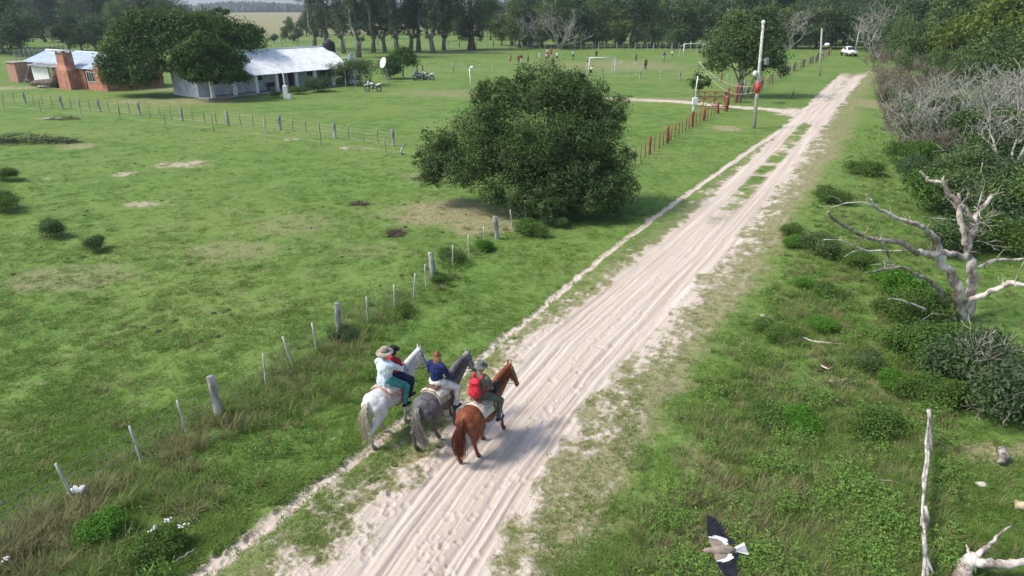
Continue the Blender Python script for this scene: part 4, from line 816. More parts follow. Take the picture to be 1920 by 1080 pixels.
    for a, b, n in ((a0, a1, 12), (a1, a2, 34), (a2, a3, 52)):
        for i in range(n):
            p = a.lerp(b, i / n); sp.append((p.x + r.uniform(-.1, .1), p.y, 'dark_post' if i % 9 == 4 else r.choice(['tan_stake', 'tan_stake', 'dark_stake', 'grey_post'] if r.random() < .15 else ['tan_stake', 'dark_stake']), r.uniform(1.2, 1.6), *lean(r, .06)))
    fence('rustic_fence', 'close-set rustic stake fence running from the gate to the parked car', sp, 3, None, 1.1, 10)
    # corral behind the red house
    sp = []; a0 = G(30, 112); a1 = G(120, 100)
    for i in range(12): p = a0.lerp(a1, i / 11); sp.append((p.x, p.y, 'grey_post', 1.9, *lean(r, .02)))
    o = fence('corral_fence', 'grey corral fence behind the red house', sp, 0, None, 1, 12); x0, y0 = sp[0][0], sp[0][1]
    for z in (.6, 1.1, 1.6): MB().tube([(s[0] - x0, s[1] - y0, z + r.uniform(-.08, .08)) for s in sp], .06, 5).build('rail', WD_GREY, o)
    # pole fence bottom right: crooked posts with long bleached rails
    g = G(1746, 852); o = thing('pole_fence', 'crooked fence of bleached poles running away at the lower right', 'fence', (g.x, g.y, 0)); rr = random.Random(4)
    BK_POLE = mat('weathered_pole', (.52, .48, .43), .9, .3, 4, .8, (.20, .17, .15), stretch=(1, 1, .4))
    def pole(name, pts, ra, rb, n=8):
        P = [Vector(p) - g for p in pts]; f = []
        for a, b in zip(P[:-1], P[1:]):
            for k in range(3): f.append(a.lerp(b, k / 3) + Vector((rr.gauss(0, .012), rr.gauss(0, .012), rr.gauss(0, .01))))
        f.append(P[-1]); MB().tube(f, [.72 * (ra + (rb - ra) * i / (len(f) - 1)) * rr.uniform(.8, 1.15) for i in range(len(f))], n, jit=.2, rng=rr).build(name, BK_POLE, o, True)
    ra_ = .7; top = G(1741, 768, 1.15); pole('post', [Vector((g.x, g.y, -.15)), g.lerp(top, .5), top], .085, .06)
    p2 = G(1745, 1010); p3 = G(1742, 1105); pole('post', [Vector((p2.x, p2.y, -.1)), G(1735, 950, .75)], .06, .05); pole('post', [Vector((p3.x, p3.y, -.1)), G(1732, 1000, .85)], .07, .05)
    pole('rail', [G(1740, 800, .95), G(1731, 900, .85), G(1731, 960, .7), G(1735, 1030, .62), G(1750, 1075, .3)], .042, .03); pole('rail', [G(1741, 830, .6), G(1735, 900, .62), G(1727, 985, .55)], .05, .03); pole('rail', [G(1738, 800, .95), G(1744, 770, 1.0)], .03, .02); pole('rail', [G(1736, 1020, .7), G(1720, 1180, .6)], .045, .035)
fences()
# ------------------------------------------------------------------ gate, poles, lines
def gate():
    A = G(1299, 203); B = G(1358, 205); d = (B - A); L = d.length; o = thing('field_gate', 'red-brown timber gate with crossed braces at the farm entrance', 'gate', A, math.atan2(d.y, d.x)); h = 1.75
    mb = lambda p, q, r=.05: MB().tube([p, q], r, 6)
    for z in (.25, 1.05, h): mb((0, 0, z), (L, 0, z)).build('rail', WD_RED, o)
    for x in (0, L * .33, L * .66, L): mb((x, .04, .2), (x, .04, h + .03)).build('upright', WD_RED, o)
    for k in range(3):
        x0, x1 = L * k / 3, L * (k + 1) / 3
        for z0, z1 in ((.25, 1.05), (1.05, h)):
            mb((x0, -.03, z0), (x1, -.03, z1), .032).build('brace', WD_RED, o); mb((x0, .02, z1), (x1, .02, z0), .032).build('brace', WD_RED, o)
    for i, (p, hh, lb) in enumerate(((B + Vector((.25, .1, 0)), 2.2, 'thick red gate post at the right end of the gate'), (B + Vector((-.3, -1.6, 0)), 1.6, 'shorter red post in front of the gate'), (G(1379, 193), 2.0, 'thick red and dark post across the opening from the gate'), (G(1387, 191), 2.1, 'thick dark post across the opening, right of a similar one'))):
        q = bpy.data.objects.new('gate_post', post_mesh('red_post' if i < 3 else 'dark_post', i)); link(q); q.location = p; q.scale = (1.9, 1.9, hh); tag(q, lb, 'post', 'stout posts at the farm entrance')
gate()
CONC = mat('pole_concrete', (.56, .55, .47), .85, .25, 5, .3); WHITE = mat('white_paint', (.80, .80, .78), .6, .12, 5, .1); BLACK = mat('black_rubber', (.025, .025, .025), .6, .2, 8, .1); STEEL = mat('grey_steel', (.40, .41, .42), .45, .2, 6, .05, metal=.7); REDP = mat('red_plastic', (.62, .055, .04), .5, .2, 5, .05)
def poles():
    g = G(1414, 241); t = PP(1431, 45, g.y + .4); o = thing('utility_pole', 'tall pale pole with a red band box and lamps by the gate', 'pole', (g.x, g.y, 0)); T = t - g
    MB().tube([Vector((0, 0, -.3)), T * .5, T], [.17, .14, .11], 10).build('shaft', CONC, o, True); MB().ell(T + Vector((0, 0, .12)), (.17, .17, .2)).build('cap_insulator', WHITE, o, True); MB().tube([T - Vector((.35, 0, .35)), T + Vector((.35, 0, -.35))], .05, 6).build('crossarm', WD_DARK, o)
    k = .40; c = T * k; MB().tube([c - Vector((0, 0, .4)), c + Vector((0, 0, .45))], .24, 12).build('red_band', REDP, o, True)
    c = T * .54 + Vector((-.35, -.05, 0)); MB().tube([c + Vector((.3, 0, -.1)), c], .03, 6).build('lamp_arm', STEEL, o); MB().ell(c, (.2, .2, .25)).build('globe_lamp', WHITE, o, True); MB().tube([c - Vector((0, 0, 1.3)), c - Vector((0, 0, .2))], .06, 6).build('lamp_stem', WD_DARK, o)
    c = T * .66 + Vector((.55, -.1, -.05)); MB().box(c, (.35, .25, .55), .3).build('flood_lamp', STEEL, o, bevel=.04); MB().tube([T * .68, c], .03, 6).build('lamp_arm', STEEL, o)
    band = g + T * .37
    for px, py, tx, ty, lb, fr in ((1537, 143, 1541, 53, 'thin pale roadside pole with a white lamp, in the middle distance', .66), (1602, 104, 1614, 42, 'leaning pale pole beside the parked white car', .77)):
        g2 = G(px, py); T = PP(tx, ty, g2.y) - g2; q = thing('lamp_pole', lb, 'pole', (g2.x, g2.y, 0), 0, 'thin roadside lamp poles'); MB().tube([Vector((0, 0, -.3)), T * .5, T], [.17, .14, .11], 8).build('shaft', CONC, q, True)
        c = T * fr + Vector((.85, -.2, .05)); MB().tube([T * fr - Vector((0, 0, .2)), c], .045, 6).build('lamp_arm', STEEL, q); MB().lathe([(.08, .25), (.3, .2), (.42, 0), (.36, -.16), (.1, -.2)], 12, c).build('lamp_shade', WHITE, q, True)
    # meter post
    g3 = G(1299, 214); T3 = PP(1312, 117, g3.y) - g3; q = thing('meter_post', 'slim white pole with a white meter box beside the gate', 'pole', (g3.x, g3.y, 0)); f = .74
    MB().tube([Vector((0, 0, -.1)), T3 * .3], [.13, .11], 8).build('base', WHITE, q, True); MB().tube([T3 * .3, T3 * f], .06, 8).build('pipe', WHITE, q, True); MB().tube([T3 * f, T3], .04, 6).build('mast', WD_DARK, q, True); c = T3 * .26; MB().box(c + Vector((0, -.12, 0)), (.5, .3, .7)).build('meter_box', WHITE, q, bevel=.03)
    MB().tube([T3 + Vector((-.12, 0, 0)), T3 + Vector((.12, 0, 0))], .05, 6).build('insulator', WHITE, q)
    for i, (dz, sg, lb) in enumerate(((0, 1.15, 'lower service cable from the meter post to the tall pole'), (.25, .75, 'upper service cable from the meter post to the tall pole'))):
        a = g3 + T3; b = band + Vector((-.3, 0, dz * 2 - .1)); pts = [a.lerp(b, s / 12) - Vector((0, 0, sg * 4 * (s / 12) * (1 - s / 12))) for s in range(13)]; base = pts[0].copy(); m = MB().tube([p - base for p in pts], .015, 5).build('service_cable', mat('pale_cable', (.55, .55, .42), .6, .1), None, True); m.location = base; tag(m, lb, 'cable')
    # lamp posts on the lawn
    for px, py, tx, ty, lb in ((537, 185, 528, 118, 'white lamp post on a block before the white house'), (884, 168, 880, 128, 'white lamp post on the lawn, partly behind the huge evergreen')):
        g4 = G(px, py); T = PP(tx, ty, g4.y) - g4; q = thing('lamp_post', lb, 'lamp post', (g4.x, g4.y, 0)); q4 = 1 if px < 600 else 0
        MB().tube([Vector((0, 0, -.1)), T], [.08, .06], 8).build('shaft', WHITE, q, True)
        if q4: MB().box((0, 0, .75), (.5, .5, 1.5)).build('block', WHITE, q, bevel=.05); MB().box((.4, 0, .25), (.4, .5, .5)).build('foot', WHITE, q, bevel=.03); MB().tube([T - Vector((.45, 0, 0)), T + Vector((.45, 0, .02))], .03, 5).build('crossarm', STEEL, q)
        else: MB().lathe([(.05, .2), (.2, .12), (.3, -.05), (.1, -.1)], 12, T + Vector((.35, 0, .1))).build('lamp_shade', WHITE, q, True); MB().tube([T, T + Vector((.35, 0, .1))], .03, 5).build('lamp_arm', STEEL, q)
poles()
# ------------------------------------------------------------------ houses
ROOFM = mat('whitewashed_sheet', (.80, .82, .82), .55, .12, 1.2, .1, (.68, .67, .65)); WALLB = mat('shade_blue_wall', (.58, .62, .70), .85, .15, 1.5, .15); ORANGE = mat('orange_render', (.47, .215, .14), .9, .25, 1.3, .2, (.38, .165, .11)); BRICK = mat('brick_face', (.52, .30, .23), .9, .3, 3, .3, (.40, .22, .16)); GLASS = mat('dark_glass', (.03, .035, .045), .15, .2, 3, 0, spec=.6); BLUEROOF = mat('blue_grey_sheet', (.44, .52, .58), .5, .15, 1.0, .1, (.36, .43, .49)); DOORM = mat('dark_door', (.06, .045, .04), .7, .3, 3, .2); GREYW = mat('grey_wall', (.40, .38, .36), .9, .25, 2, .2)  # WALLB: bluish verandah shade put into the colour of the white house walls
def sheet(mb, p00, p10, p11, p01, thick=.03, waves=0, amp=.012):
    p = [Vector(q) for q in (p00, p10, p11, p01)]; n = (p[1] - p[0]).cross(p[3] - p[0]).normalized(); k = max(1, waves * 2); v = []; f = []
    for i in range(k + 1):
        q = i / k; a = p[0].lerp(p[1], q); b = p[3].lerp(p[2], q); off = n * (amp if i % 2 else -amp) if waves else n * 0
        v += [a + off, b + off, b + off - n * thick, a + off - n * thick]
    for i in range(k):
        b = i * 4; f += [(b, b + 4, b + 5, b + 1), (b + 3, b + 2, b + 6, b + 7), (b, b + 3, b + 7, b + 4), (b + 1, b + 5, b + 6, b + 2)]
    f += [(0, 1, 2, 3), (k * 4, k * 4 + 3, k * 4 + 2, k * 4 + 1)]; mb.add(v, f); return mb
def white_house():
    d = Vector((.6, .8, 0)); rz = math.atan2(d.y, d.x); E0 = Vector((-32.9, 83.8, 0)) - d * 3.3; L = 20.4; W = 4.6; o = thing('white_house', 'long low white house with whitewashed sheet roof and pillared verandah', 'house', (E0.x, E0.y, 0), rz)
    # local: x along the eave, y back from the eave
    for i, x in enumerate(np.arange(.1, L, 1.012)):
        w = 1.0; dz = .012 * (i % 2)
        sheet(MB(), (x, 0, 2.3 + dz), (x + w, 0, 2.3 + dz), (x + w, W + .15, 4.88 + dz), (x, W + .15, 4.88 + dz), .025, 6, .014).build('roof_sheet', ROOFM, o, False)
        sheet(MB(), (x, W + .15, 4.86 + dz), (x + w, W + .15, 4.86 + dz), (x + w, 2 * W - .3, 2.9 + dz), (x, 2 * W - .3, 2.9 + dz), .025, 6, .014).build('roof_sheet', ROOFM, o, False)
    MB().tube([(-.1, W + .15, 4.93), (L + .2, W + .15, 4.93)], .09, 6).build('ridge_cap', ROOFM, o)
    MB().box((L / 2, 2.9, 1.55), (L - .6, .2, 3.1)).build('front_wall', WALLB, o); MB().box((L / 2, 2 * W - .9, 1.45), (L - .6, .2, 2.9)).build('back_wall', WALLB, o)
    for x in (.42, L - .42):
        MB().add([(x - .1, 3.02, 0), (x - .1, 2 * W - 1.02, 0), (x - .1, 2 * W - 1.02, 3.0), (x - .1, W, 4.7), (x - .1, 3.02, 3.8), (x + .1, 3.02, 0), (x + .1, 2 * W - 1.02, 0), (x + .1, 2 * W - 1.02, 3.0), (x + .1, W, 4.7), (x + .1, 3.02, 3.8)], [(0, 1, 2, 3, 4), (9, 8, 7, 6, 5), (0, 5, 6, 1), (1, 6, 7, 2), (2, 7, 8, 3), (3, 8, 9, 4), (4, 9, 5, 0)]).build('gable_wall', WALLB, o)
    MB().box((L / 2, 1.6, .06), (L - .2, 2.4, .16)).build('verandah_floor', GREYW, o); MB().box((L / 2, .62, 2.34), (L - .3, .14, .16)).build('verandah_beam', WHITE, o)
    for x in np.arange(.8, L, 2.95): MB().box((x, .62, 1.2), (.38, .36, 2.1)).build('pillar', WHITE, o, bevel=.03)
    for x, kind in ((5.6, 'w'), (8.6, 'w'), (11.6, 'd'), (13.4, 'd'), (2.6, 'w'), (16.4, 'w')):
        if kind == 'w':
            w = MB().box((x, 2.78, 1.75), (1.0, .06, .9)).build('window', WHITE, o); MB().box((x, 2.73, 1.75), (.84, .05, .74)).build('pane', GLASS, w)
        else: MB().box((x, 2.77, 1.2), (.9, .08, 2.05)).build('door', DOORM, o)
    b = MB().box((0, 0, .45), (1.7, .4, .06)).box((0, .2, .7), (1.7, .05, .45)); b.box((-.75, 0, .22), (.06, .36, .44)); b.box((.75, 0, .22), (.06, .36, .44))
    be = b.build('bench', mat('bench_brown', (.10, .05, .04), .7, .3)); M = Matrix.Rotation(rz, 4, 'Z'); be.matrix_world = Matrix.Translation(Vector((E0.x, E0.y, .14)) + (M @ Vector((10.2, 2.2, 0)))) @ M; tag(be, 'dark bench against the white house wall under the verandah', 'bench')
    # water tank on its stand
    p = Vector((E0.x, E0.y, 0)) + (M @ Vector((L + 1.0, W - .2, 0))); t = thing('water_tank', 'black plastic water tank on a white stand behind the white house', 'tank', p, rz)
    st = MB()
    for x in (-.8, .8):
        for y in (-.8, .8): st.tube([(x, y, -.1), (x, y, 4.0)], .07, 6)
    st.box((0, 0, 4.04), (2.0, 2.0, .1)); st.build('stand', WHITE, t); MB().lathe([(.2, 4.1), (.82, 4.1), (.86, 4.3), (.84, 4.6), (.86, 4.9), (.84, 5.2), (.8, 5.4), (.4, 5.65), (.25, 5.7), (.25, 5.8), (.05, 5.82)], 18).build('barrel', BLACK, t, True)
    p = Vector((E0.x, E0.y, 0)) + (M @ Vector((L + 2.2, W - 2.6, 0))); t = thing('stair_stand', 'white railed platform with steps at the right end of the white house', 'platform', p, rz)
    MB().box((0, 0, 1.3), (1.6, 1.6, 2.6)).build('block', WHITE, t, bevel=.04); MB().box((.3, -.3, 3.2), (.7, .25, 1.4)).build('panel', mat('pale_blue_panel', (.5, .58, .66), .7, .2), t)
    for x, y in ((-.7, -.7), (.7, -.7), (.7, .7), (-.7, .7)): MB().tube([(x, y, 2.6), (x, y, 3.5)], .035, 5).build('baluster', WHITE, t)
    for z in (3.0, 3.45): MB().tube([(-.7, -.7, z), (.7, -.7, z), (.7, .7, z), (-.7, .7, z), (-.7, -.7, z)], .03, 5).build('rail', WHITE, t)
white_house()
def red_house():
    d = Vector((.85, -.527, 0)); rz = math.atan2(d.y, d.x); P0 = G(20, 153.5); o = thing('red_house', 'low red house with blue-grey metal roof, brick end and big chimney', 'house', (P0.x, P0.y, 0), rz)
    # local x along the front (to the right), y back
    MB().box((1.25, 1.6, 1.35), (2.5, 3.2, 2.7)).build('brick_end_wall', BRICK, o); MB().box((1.25, 1.5, 2.74), (2.8, 3.4, .06)).build('end_roof', GREYW, o)
    nb = MB()
    bm = nb.box((0, 0, 0), (.27, .05, .085)).mesh('brick', mat('brick_unit', (.55, .31, .23), .9, .3, 2, .3))
    for r_ in range(24):
        for c in range(9):
            b = bpy.data.objects.new('brick', bm); link(b, o.children[0]); b.location = (.16 + c * .275 - (.1 if r_ % 2 else 0) * (c > 0), -.012, .08 + r_ * .11)
    MB().box((3.6, 2.6, 1.3), (2.2, .2, 2.6)).build('shed_wall', GREYW, o)
    for s in (2.75, 3.2): MB().tube([(s, .3, 0), (s, 1.6, 2.7)], .04, 5).build('ladder_rail', WD_GREY, o)
    for k in range(8): MB().tube([(2.75, .3 + 1.3 * (k + .5) / 8.5, 2.7 * (k + .5) / 8.5), (3.2, .3 + 1.3 * (k + .5) / 8.5, 2.7 * (k + .5) / 8.5)], .03, 5).build('ladder_rung', WD_GREY, o)
    MB().box((5.9, 1.0, 1.2), (3.1, .25, 2.4)).build('white_wall', WHITE, o); MB().box((9.2, 1.5, 1.2), (3.5, .2, 2.4)).build('grey_wall', GREYW, o); dr = MB().box((9.6, 1.36, 1.05), (1.0, .08, 2.0)).build('door', DOORM, o); MB().box((9.6, 1.3, 2.15), (1.3, .05, .12)).build('door_lintel', WHITE, o)
    sheet(MB(), (4.2, .3, 2.5), (11.2, .3, 2.5), (11.2, 2.2, 2.9), (4.2, 2.2, 2.9), .05, 14, .03).build('porch_roof', mat('old_sheet', (.33, .33, .33), .8, .4, 1.5, .2), o)
    for i, x in enumerate(np.arange(1.2, 17.6, 1.2)):
        yb = 1.6 if x < 11.5 else .25; zb = 2.75 if x < 11.5 else 2.62
        sheet(MB(), (x, yb, zb), (x + 1.19, yb, zb), (x + 1.19, 5.2, 4.15), (x, 5.2, 4.15), .03, 6, .02).build('roof_sheet', BLUEROOF, o); sheet(MB(), (x, 5.2, 4.13), (x + 1.19, 5.2, 4.13), (x + 1.19, 9, 2.8), (x, 9, 2.8), .03, 6, .02).build('roof_sheet', BLUEROOF, o)
    MB().tube([(1.2, 5.2, 4.2), (18.0, 5.2, 4.2)], .1, 6).build('ridge_cap', WHITE, o)
    MB().box((14.8, .7, 1.3), (6.0, .3, 2.6)).build('front_wall', ORANGE, o); MB().box((17.65, 4.6, 1.3), (.3, 7.4, 2.6)).build('side_wall', ORANGE, o); MB().box((9.6, 8.4, 1.3), (16, .3, 2.6)).build('back_wall', ORANGE, o)
    ch = MB(); ch.add([(11.6, -.9, -.1), (13.6, -.9, -.1), (13.6, .56, -.1), (11.6, .56, -.1), (11.6, -.9, 2.4), (13.6, -.9, 2.4), (13.6, .56, 2.4), (11.6, .56, 2.4), (11.9, -.7, 3.0), (13.2, -.7, 3.0), (13.2, .5, 3.0), (11.9, .5, 3.0), (11.9, -.7, 4.5), (13.2, -.7, 4.5), (13.2, .5, 4.5), (11.9, .5, 4.5)],
           [(3, 2, 1, 0)] + [(a + i, a + (i + 1) % 4, a + 4 + (i + 1) % 4, a + 4 + i) for a in (0, 4, 8) for i in range(4)] + [(12, 13, 14, 15)]); c = ch.build('chimney', mat('chimney_render', (.48, .225, .155), .9, .2, 1.5, .2), o); MB().box((12.55, -.1, 4.72), (1.8, 1.7, .09)).build('chimney_cap', GREYW, c)
    for x, y in ((12, -.6), (13.1, -.6), (12, .4), (13.1, .4)): MB().box((x, y, 4.58), (.15, .15, .2)).build('cap_support', GREYW, c)
    for x in (15.7,):
        w = MB().box((x, .52, 1.65), (1.7, .08, 1.3)).build('window', WHITE, o)
        for k in range(4): MB().box((x - .6 + k * .4, .47, 1.65), (.3, .05, 1.1)).build('pane', GLASS, w)
    MB().box((17.2, .3, 2.2), (.7, .5, 1.9)).build('parapet_pier', ORANGE, o)
    MB().tube([(14.6, .5, .1), (14.6, .5, 2.6)], .04, 5).build('downpipe', DOORM, o)
    for q in o.children:
        if q.type == 'MESH' and 'brick' not in q.name:
            for w in list(q.children) + [q]:
                for vv in w.data.vertices:
                    if vv.co.x > 2.5: vv.co.x = 2.5 + (vv.co.x - 2.5) * 1.4
    # felled trunk
    g = G(85, 163); rr = random.Random(9); t = thing('felled_trunk', 'dark felled tree trunk lying before the red house', 'log', (g.x, g.y, 0), -.35)
    MB().tube([(-2.6, 0, .35), (-1.2, .1, .5), (.2, 0, .55), (1.6, .1, .6), (2.6, 0, .75)], [.3, .42, .5, .58, .7], 9, jit=.12, rng=rr).build('trunk', WD_DARK, t, True); MB().tube([(2.0, 0, .4), (2.3, .1, 1.5), (2.0, 0, 2.1)], [.5, .45, .25], 8, jit=.15, rng=rr).build('stump', mat('stump_bark', (.22, .16, .12), .95, .4, 4, .6), t, True); MB().tube([(-2.2, 0, .4), (-2.9, -.3, .9)], [.25, .1], 7).build('limb', WD_DARK, t, True); MB().tube([(.3, -1.2, .15), (2.4, -1.1, .25)], [.2, .12], 7, jit=.1, rng=rr).build('branch', BK_GREY, t, True)
red_house()
# ------------------------------------------------------------------ small things on the lawn and the pitch
def wheel(o, x, R0, rt, tyre=None, rim=None, name='wheel', y=0, spokes=10):
    w = bpy.data.objects.new(name, None); link(w, o); w.location = (x, y, R0); me = MB(); n = 22
    ring = [(0 + (R0 - rt) * math.cos(2 * math.pi * k / n), 0, (R0 - rt) * math.sin(2 * math.pi * k / n)) for k in range(n + 1)]; me.tube(ring, rt, 7, cap=False).build('tyre', BLACK, w, True)
    ring = [((R0 - 2 * rt) * math.cos(2 * math.pi * k / n), 0, (R0 - 2 * rt) * math.sin(2 * math.pi * k / n)) for k in range(n + 1)]; m2 = MB().tube(ring, rt * .35, 5, cap=False)
    for k in range(spokes): a = 2 * math.pi * k / spokes; m2.tube([(0, .02 * (-1) ** k, 0), ((R0 - 2 * rt) * math.cos(a), 0, (R0 - 2 * rt) * math.sin(a))], .006, 4)
    m2.tube([(0, -.06, 0), (0, .06, 0)], .045, 8); m2.build('rim', rim or STEEL, w, True); return w
def motorcycle(name, label, p, rz, body, lean_=.12):
    o = thing(name, label, 'motorcycle', p, rz, 'parked motorcycles'); o.rotation_euler = (lean_, 0, rz); o.scale = (1.12,) * 3; B = mat('bike_' + body[0], body[1], .35, .15, 4, 0, spec=.6); D = BLACK
    # x forward
    wheel(o, .70, .34, .055); wheel(o, -.66, .33, .06)
    MB().tube([(.70, .09, .34), (.46, .09, .95)], .03, 6).tube([(.70, -.09, .34), (.46, -.09, .95)], .03, 6).build('fork', STEEL, o); MB().tube([(.40, -.38, 1.08), (.44, -.1, 1.02), (.44, .1, 1.02), (.40, .38, 1.08)], .018, 6).build('handlebar', D, o)
    MB().tube([(-.66, 0, .33), (-.15, 0, .42), (.1, 0, .30), (.38, 0, .70), (.44, 0, .92)], .035, 6).tube([(.4, 0, .85), (-.2, 0, .74), (-.75, 0, .80)], .03, 6).build('frame', STEEL, o); MB().ell((.08, 0, .46), (.2, .14, .2)).build('engine', mat('engine_grey', (.18, .18, .18), .5, .3, 6, .1, metal=.5), o, True)
    MB().loft([((0, -.12, .82), .07, .06, 0), ((0, .05, .86), .13, .11, 0), ((0, .25, .88), .14, .13, 0), ((0, .40, .86), .07, .08, 0)]).build('tank', B, o, True).rotation_euler = (0, 0, -math.pi / 2)
    MB().loft([((0, -.70, .86), .07, .03, 0), ((0, -.35, .82), .12, .05, 0), ((0, -.08, .80), .10, .05, 0)]).build('seat', D, o, True).rotation_euler = (0, 0, -math.pi / 2)
    MB().loft([((0, -1.02, .92), .06, .05, 0), ((0, -.7, .82), .13, .11, 0), ((0, -.3, .70), .14, .12, 0)]).build('tail_fairing', B, o, True).rotation_euler = (0, 0, -math.pi / 2)
    MB().loft([((0, .40, .86), .12, .10, .2), ((0, .75, .78), .12, .06, .1), ((0, 1.05, .66), .07, .04, -.2)]).build('front_fender', B, o, True).rotation_euler = (0, 0, -math.pi / 2)
    MB().ell((.54, 0, 1.0), (.11, .14, .17)).build('headlight', B, o, True); MB().tube([(.05, -.16, .3), (-.3, -.18, .34), (-.85, -.2, .58)], [.03, .05, .06], 7).build('exhaust', STEEL, o, True)
    for s in (-1, 1): MB().tube([(.42, s * .3, 1.06), (.40, s * .38, 1.26)], .01, 4).ell((.40, s * .38, 1.28), (.015, .06, .04)).build('mirror', D, o)
    MB().tube([(-.05, .12, .25), (-.12, .38, .02)], .014, 5).build('kickstand', STEEL, o); return o
def lawn_things():
    motorcycle('motorcycle', 'white motorcycle parked alone on the lawn before the hedge', G(700, 172), math.pi - .1, ('white', (.78, .78, .78)))
    motorcycle('motorcycle', 'blue motorcycle parked nearest the small round tree', G(788, 150.5), math.pi + .5, ('blue', (.05, .06, .35))); m = motorcycle('motorcycle', 'white and black motorcycle parked right of the blue one', G(801, 150.5), math.pi - .25, ('offwhite', (.7, .7, .7)))
    h = MB().ell((0, 0, .13), (.14, .16, .14)).build('helmet', BLACK, None, True); h.location = G(801, 150.5) + Vector((-.05, 0, .84)); tag(h, 'black helmet on the seat of the white and black motorcycle', 'helmet')
    g = G(726, 153); o = thing('satellite_dish', 'round white satellite dish on a wooden post before a shrub', 'satellite dish', g); MB().tube([(0, 0, -.1), (0, 0, 1.7)], .09, 7).tube([(.35, .1, -.1), (.05, 0, 1.6)], .06, 6).build('post', WD_GREY, o); MB().tube([(-.5, 0, 1.62), (.85, 0, 1.66)], .04, 6).build('crosspiece', WD_GREY, o)
    M = Euler((R(72), 0, R(-50))).to_matrix(); MB().lathe([(.01, -.16), (.3, -.13), (.6, -.04), (.78, .07), (.76, .09), (.58, -.01), (.3, -.1), (.01, -.13)], 24, (-.35, -.15, 2.6), M).build('dish', WHITE, o, True); MB().tube([(0, 0, 1.6), (-.2, -.05, 2.3), (-.3, -.1, 2.55)], .04, 6).build('mount', STEEL, o); MB().tube([(-.35, -.15, 2.2), (-.8, -.55, 2.6)], .02, 5).ell((-.8, -.55, 2.62), (.07, .07, .07)).build('feed_arm', STEEL, o)
    for px, dx in ((783, 0), (793, .4)):
        p = bpy.data.objects.new('hitching_post', post_mesh('dark_post', px % 4)); link(p); p.location = G(px, 147.5); p.scale = (.8, .8, 1.9); tag(p, 'dark hitching post behind the %s of the parked motorcycles' % ('blue one' if dx == 0 else 'gap between the two'), 'post', 'dark hitching posts')
    # goals
    for a, b, h, lb in ((G(1104, 139.5), G(1152, 138.5), 2.5, 'near white football goal without net'), (G(1281, 105.5), G(1322, 103), 2.5, 'far white football goal, half hidden by the roadside tree')):
        d = b - a; L = d.length; o = thing('football_goal', lb, 'goal', a, math.atan2(d.y, d.x), 'football goals'); r_ = .09
        for x in (0, L): MB().tube([(x, 0, -.1), (x, 0, h)], r_, 8).build('goal_post', WHITE, o, True)
        MB().tube([(-.08, 0, h), (L + .08, 0, h)], r_ * .95, 8).build('crossbar', WHITE, o, True); MB().tube([(0, 0, h - .05), (0, .9, h - .3), (0, 1.3, 0)], .03, 5).build('back_stay', WHITE, o); MB().tube([(L, 0, h - .05), (L, .9, h - .3), (L, 1.3, 0)], .03, 5).build('back_stay', WHITE, o)
    g = G(1165, 118.5); b = MB().ell((0, 0, .15), (.15, .15, .15), 14, 10).build('football', mat('ball_white', (.8, .8, .8), .5, .1, 20, 0, (.2, .2, .2)), None, True); b.location = g; tag(b, 'white football on the pitch right of the near goal', 'ball')
    # car
    g = G(1591, 105); o = thing('white_car', 'white hatchback car parked facing the camera at the far end of the road', 'car', g, R(-4)); o.scale = (1.22, 1.2, 1.3); Wc = mat('car_white', (.80, .81, .82), .3, .05, 3, 0, spec=.6)
    MB().loft([((0, -1.95, .55), .70, .22, 0), ((0, -1.75, .58), .82, .30, 0), ((0, -1.0, .66), .86, .36, 0), ((0, .8, .70), .87, .40, 0), ((0, 1.7, .72), .84, .40, 0), ((0, 2.0, .72), .72, .30, 0)], 18).build('body', Wc, o, True)
    MB().loft([((0, -.85, .98), .72, .06, 0), ((0, -.2, 1.22), .68, .28, 0), ((0, .5, 1.26), .68, .30, 0), ((0, 1.4, 1.20), .66, .26, 0), ((0, 1.85, 1.0), .62, .1, 0)], 18).build('cabin', Wc, o, True)
    MB().add([(-.62, -.86, 1.02), (.62, -.86, 1.02), (.52, -.28, 1.44), (-.52, -.28, 1.44), (-.62, -.9, 1.0), (.62, -.9, 1.0), (.54, -.33, 1.44), (-.54, -.33, 1.44)], [(4, 5, 6, 7), (0, 3, 2, 1), (0, 1, 5, 4), (2, 3, 7, 6), (1, 2, 6, 5), (3, 0, 4, 7)]).build('windscreen', GLASS, o)
    for s in (-1, 1):
        MB().ell((s * .62, -1.78, .70), (.16, .1, .09)).build('headlight', mat('lamp_glass', (.6, .62, .65), .15, .1, 3, 0, spec=.7), o, True); MB().ell((s * .92, -.55, 1.0), (.1, .06, .08)).build('mirror', Wc, o, True); MB().box((s * .69, .45, 1.26), (.03, 1.2, .26)).build('side_window', GLASS, o)
        for y in (-1.25, 1.3): MB().lathe([(.05, -.1), (.3, -.1), (.31, 0), (.3, .1), (.05, .1)], 16, (s * .78, y, .3), Matrix.Rotation(math.pi / 2, 3, 'Y')).build('wheel', BLACK, o, True)
    MB().box((0, -1.94, .62), (.7, .06, .1)).build('grille', BLACK, o); MB().box((0, -1.95, .36), (1.2, .06, .12)).build('lower_grille', BLACK, o); MB().box((0, -1.99, .48), (.4, .02, .1)).build('number_plate', mat('plate_grey', (.5, .5, .5), .6), o)
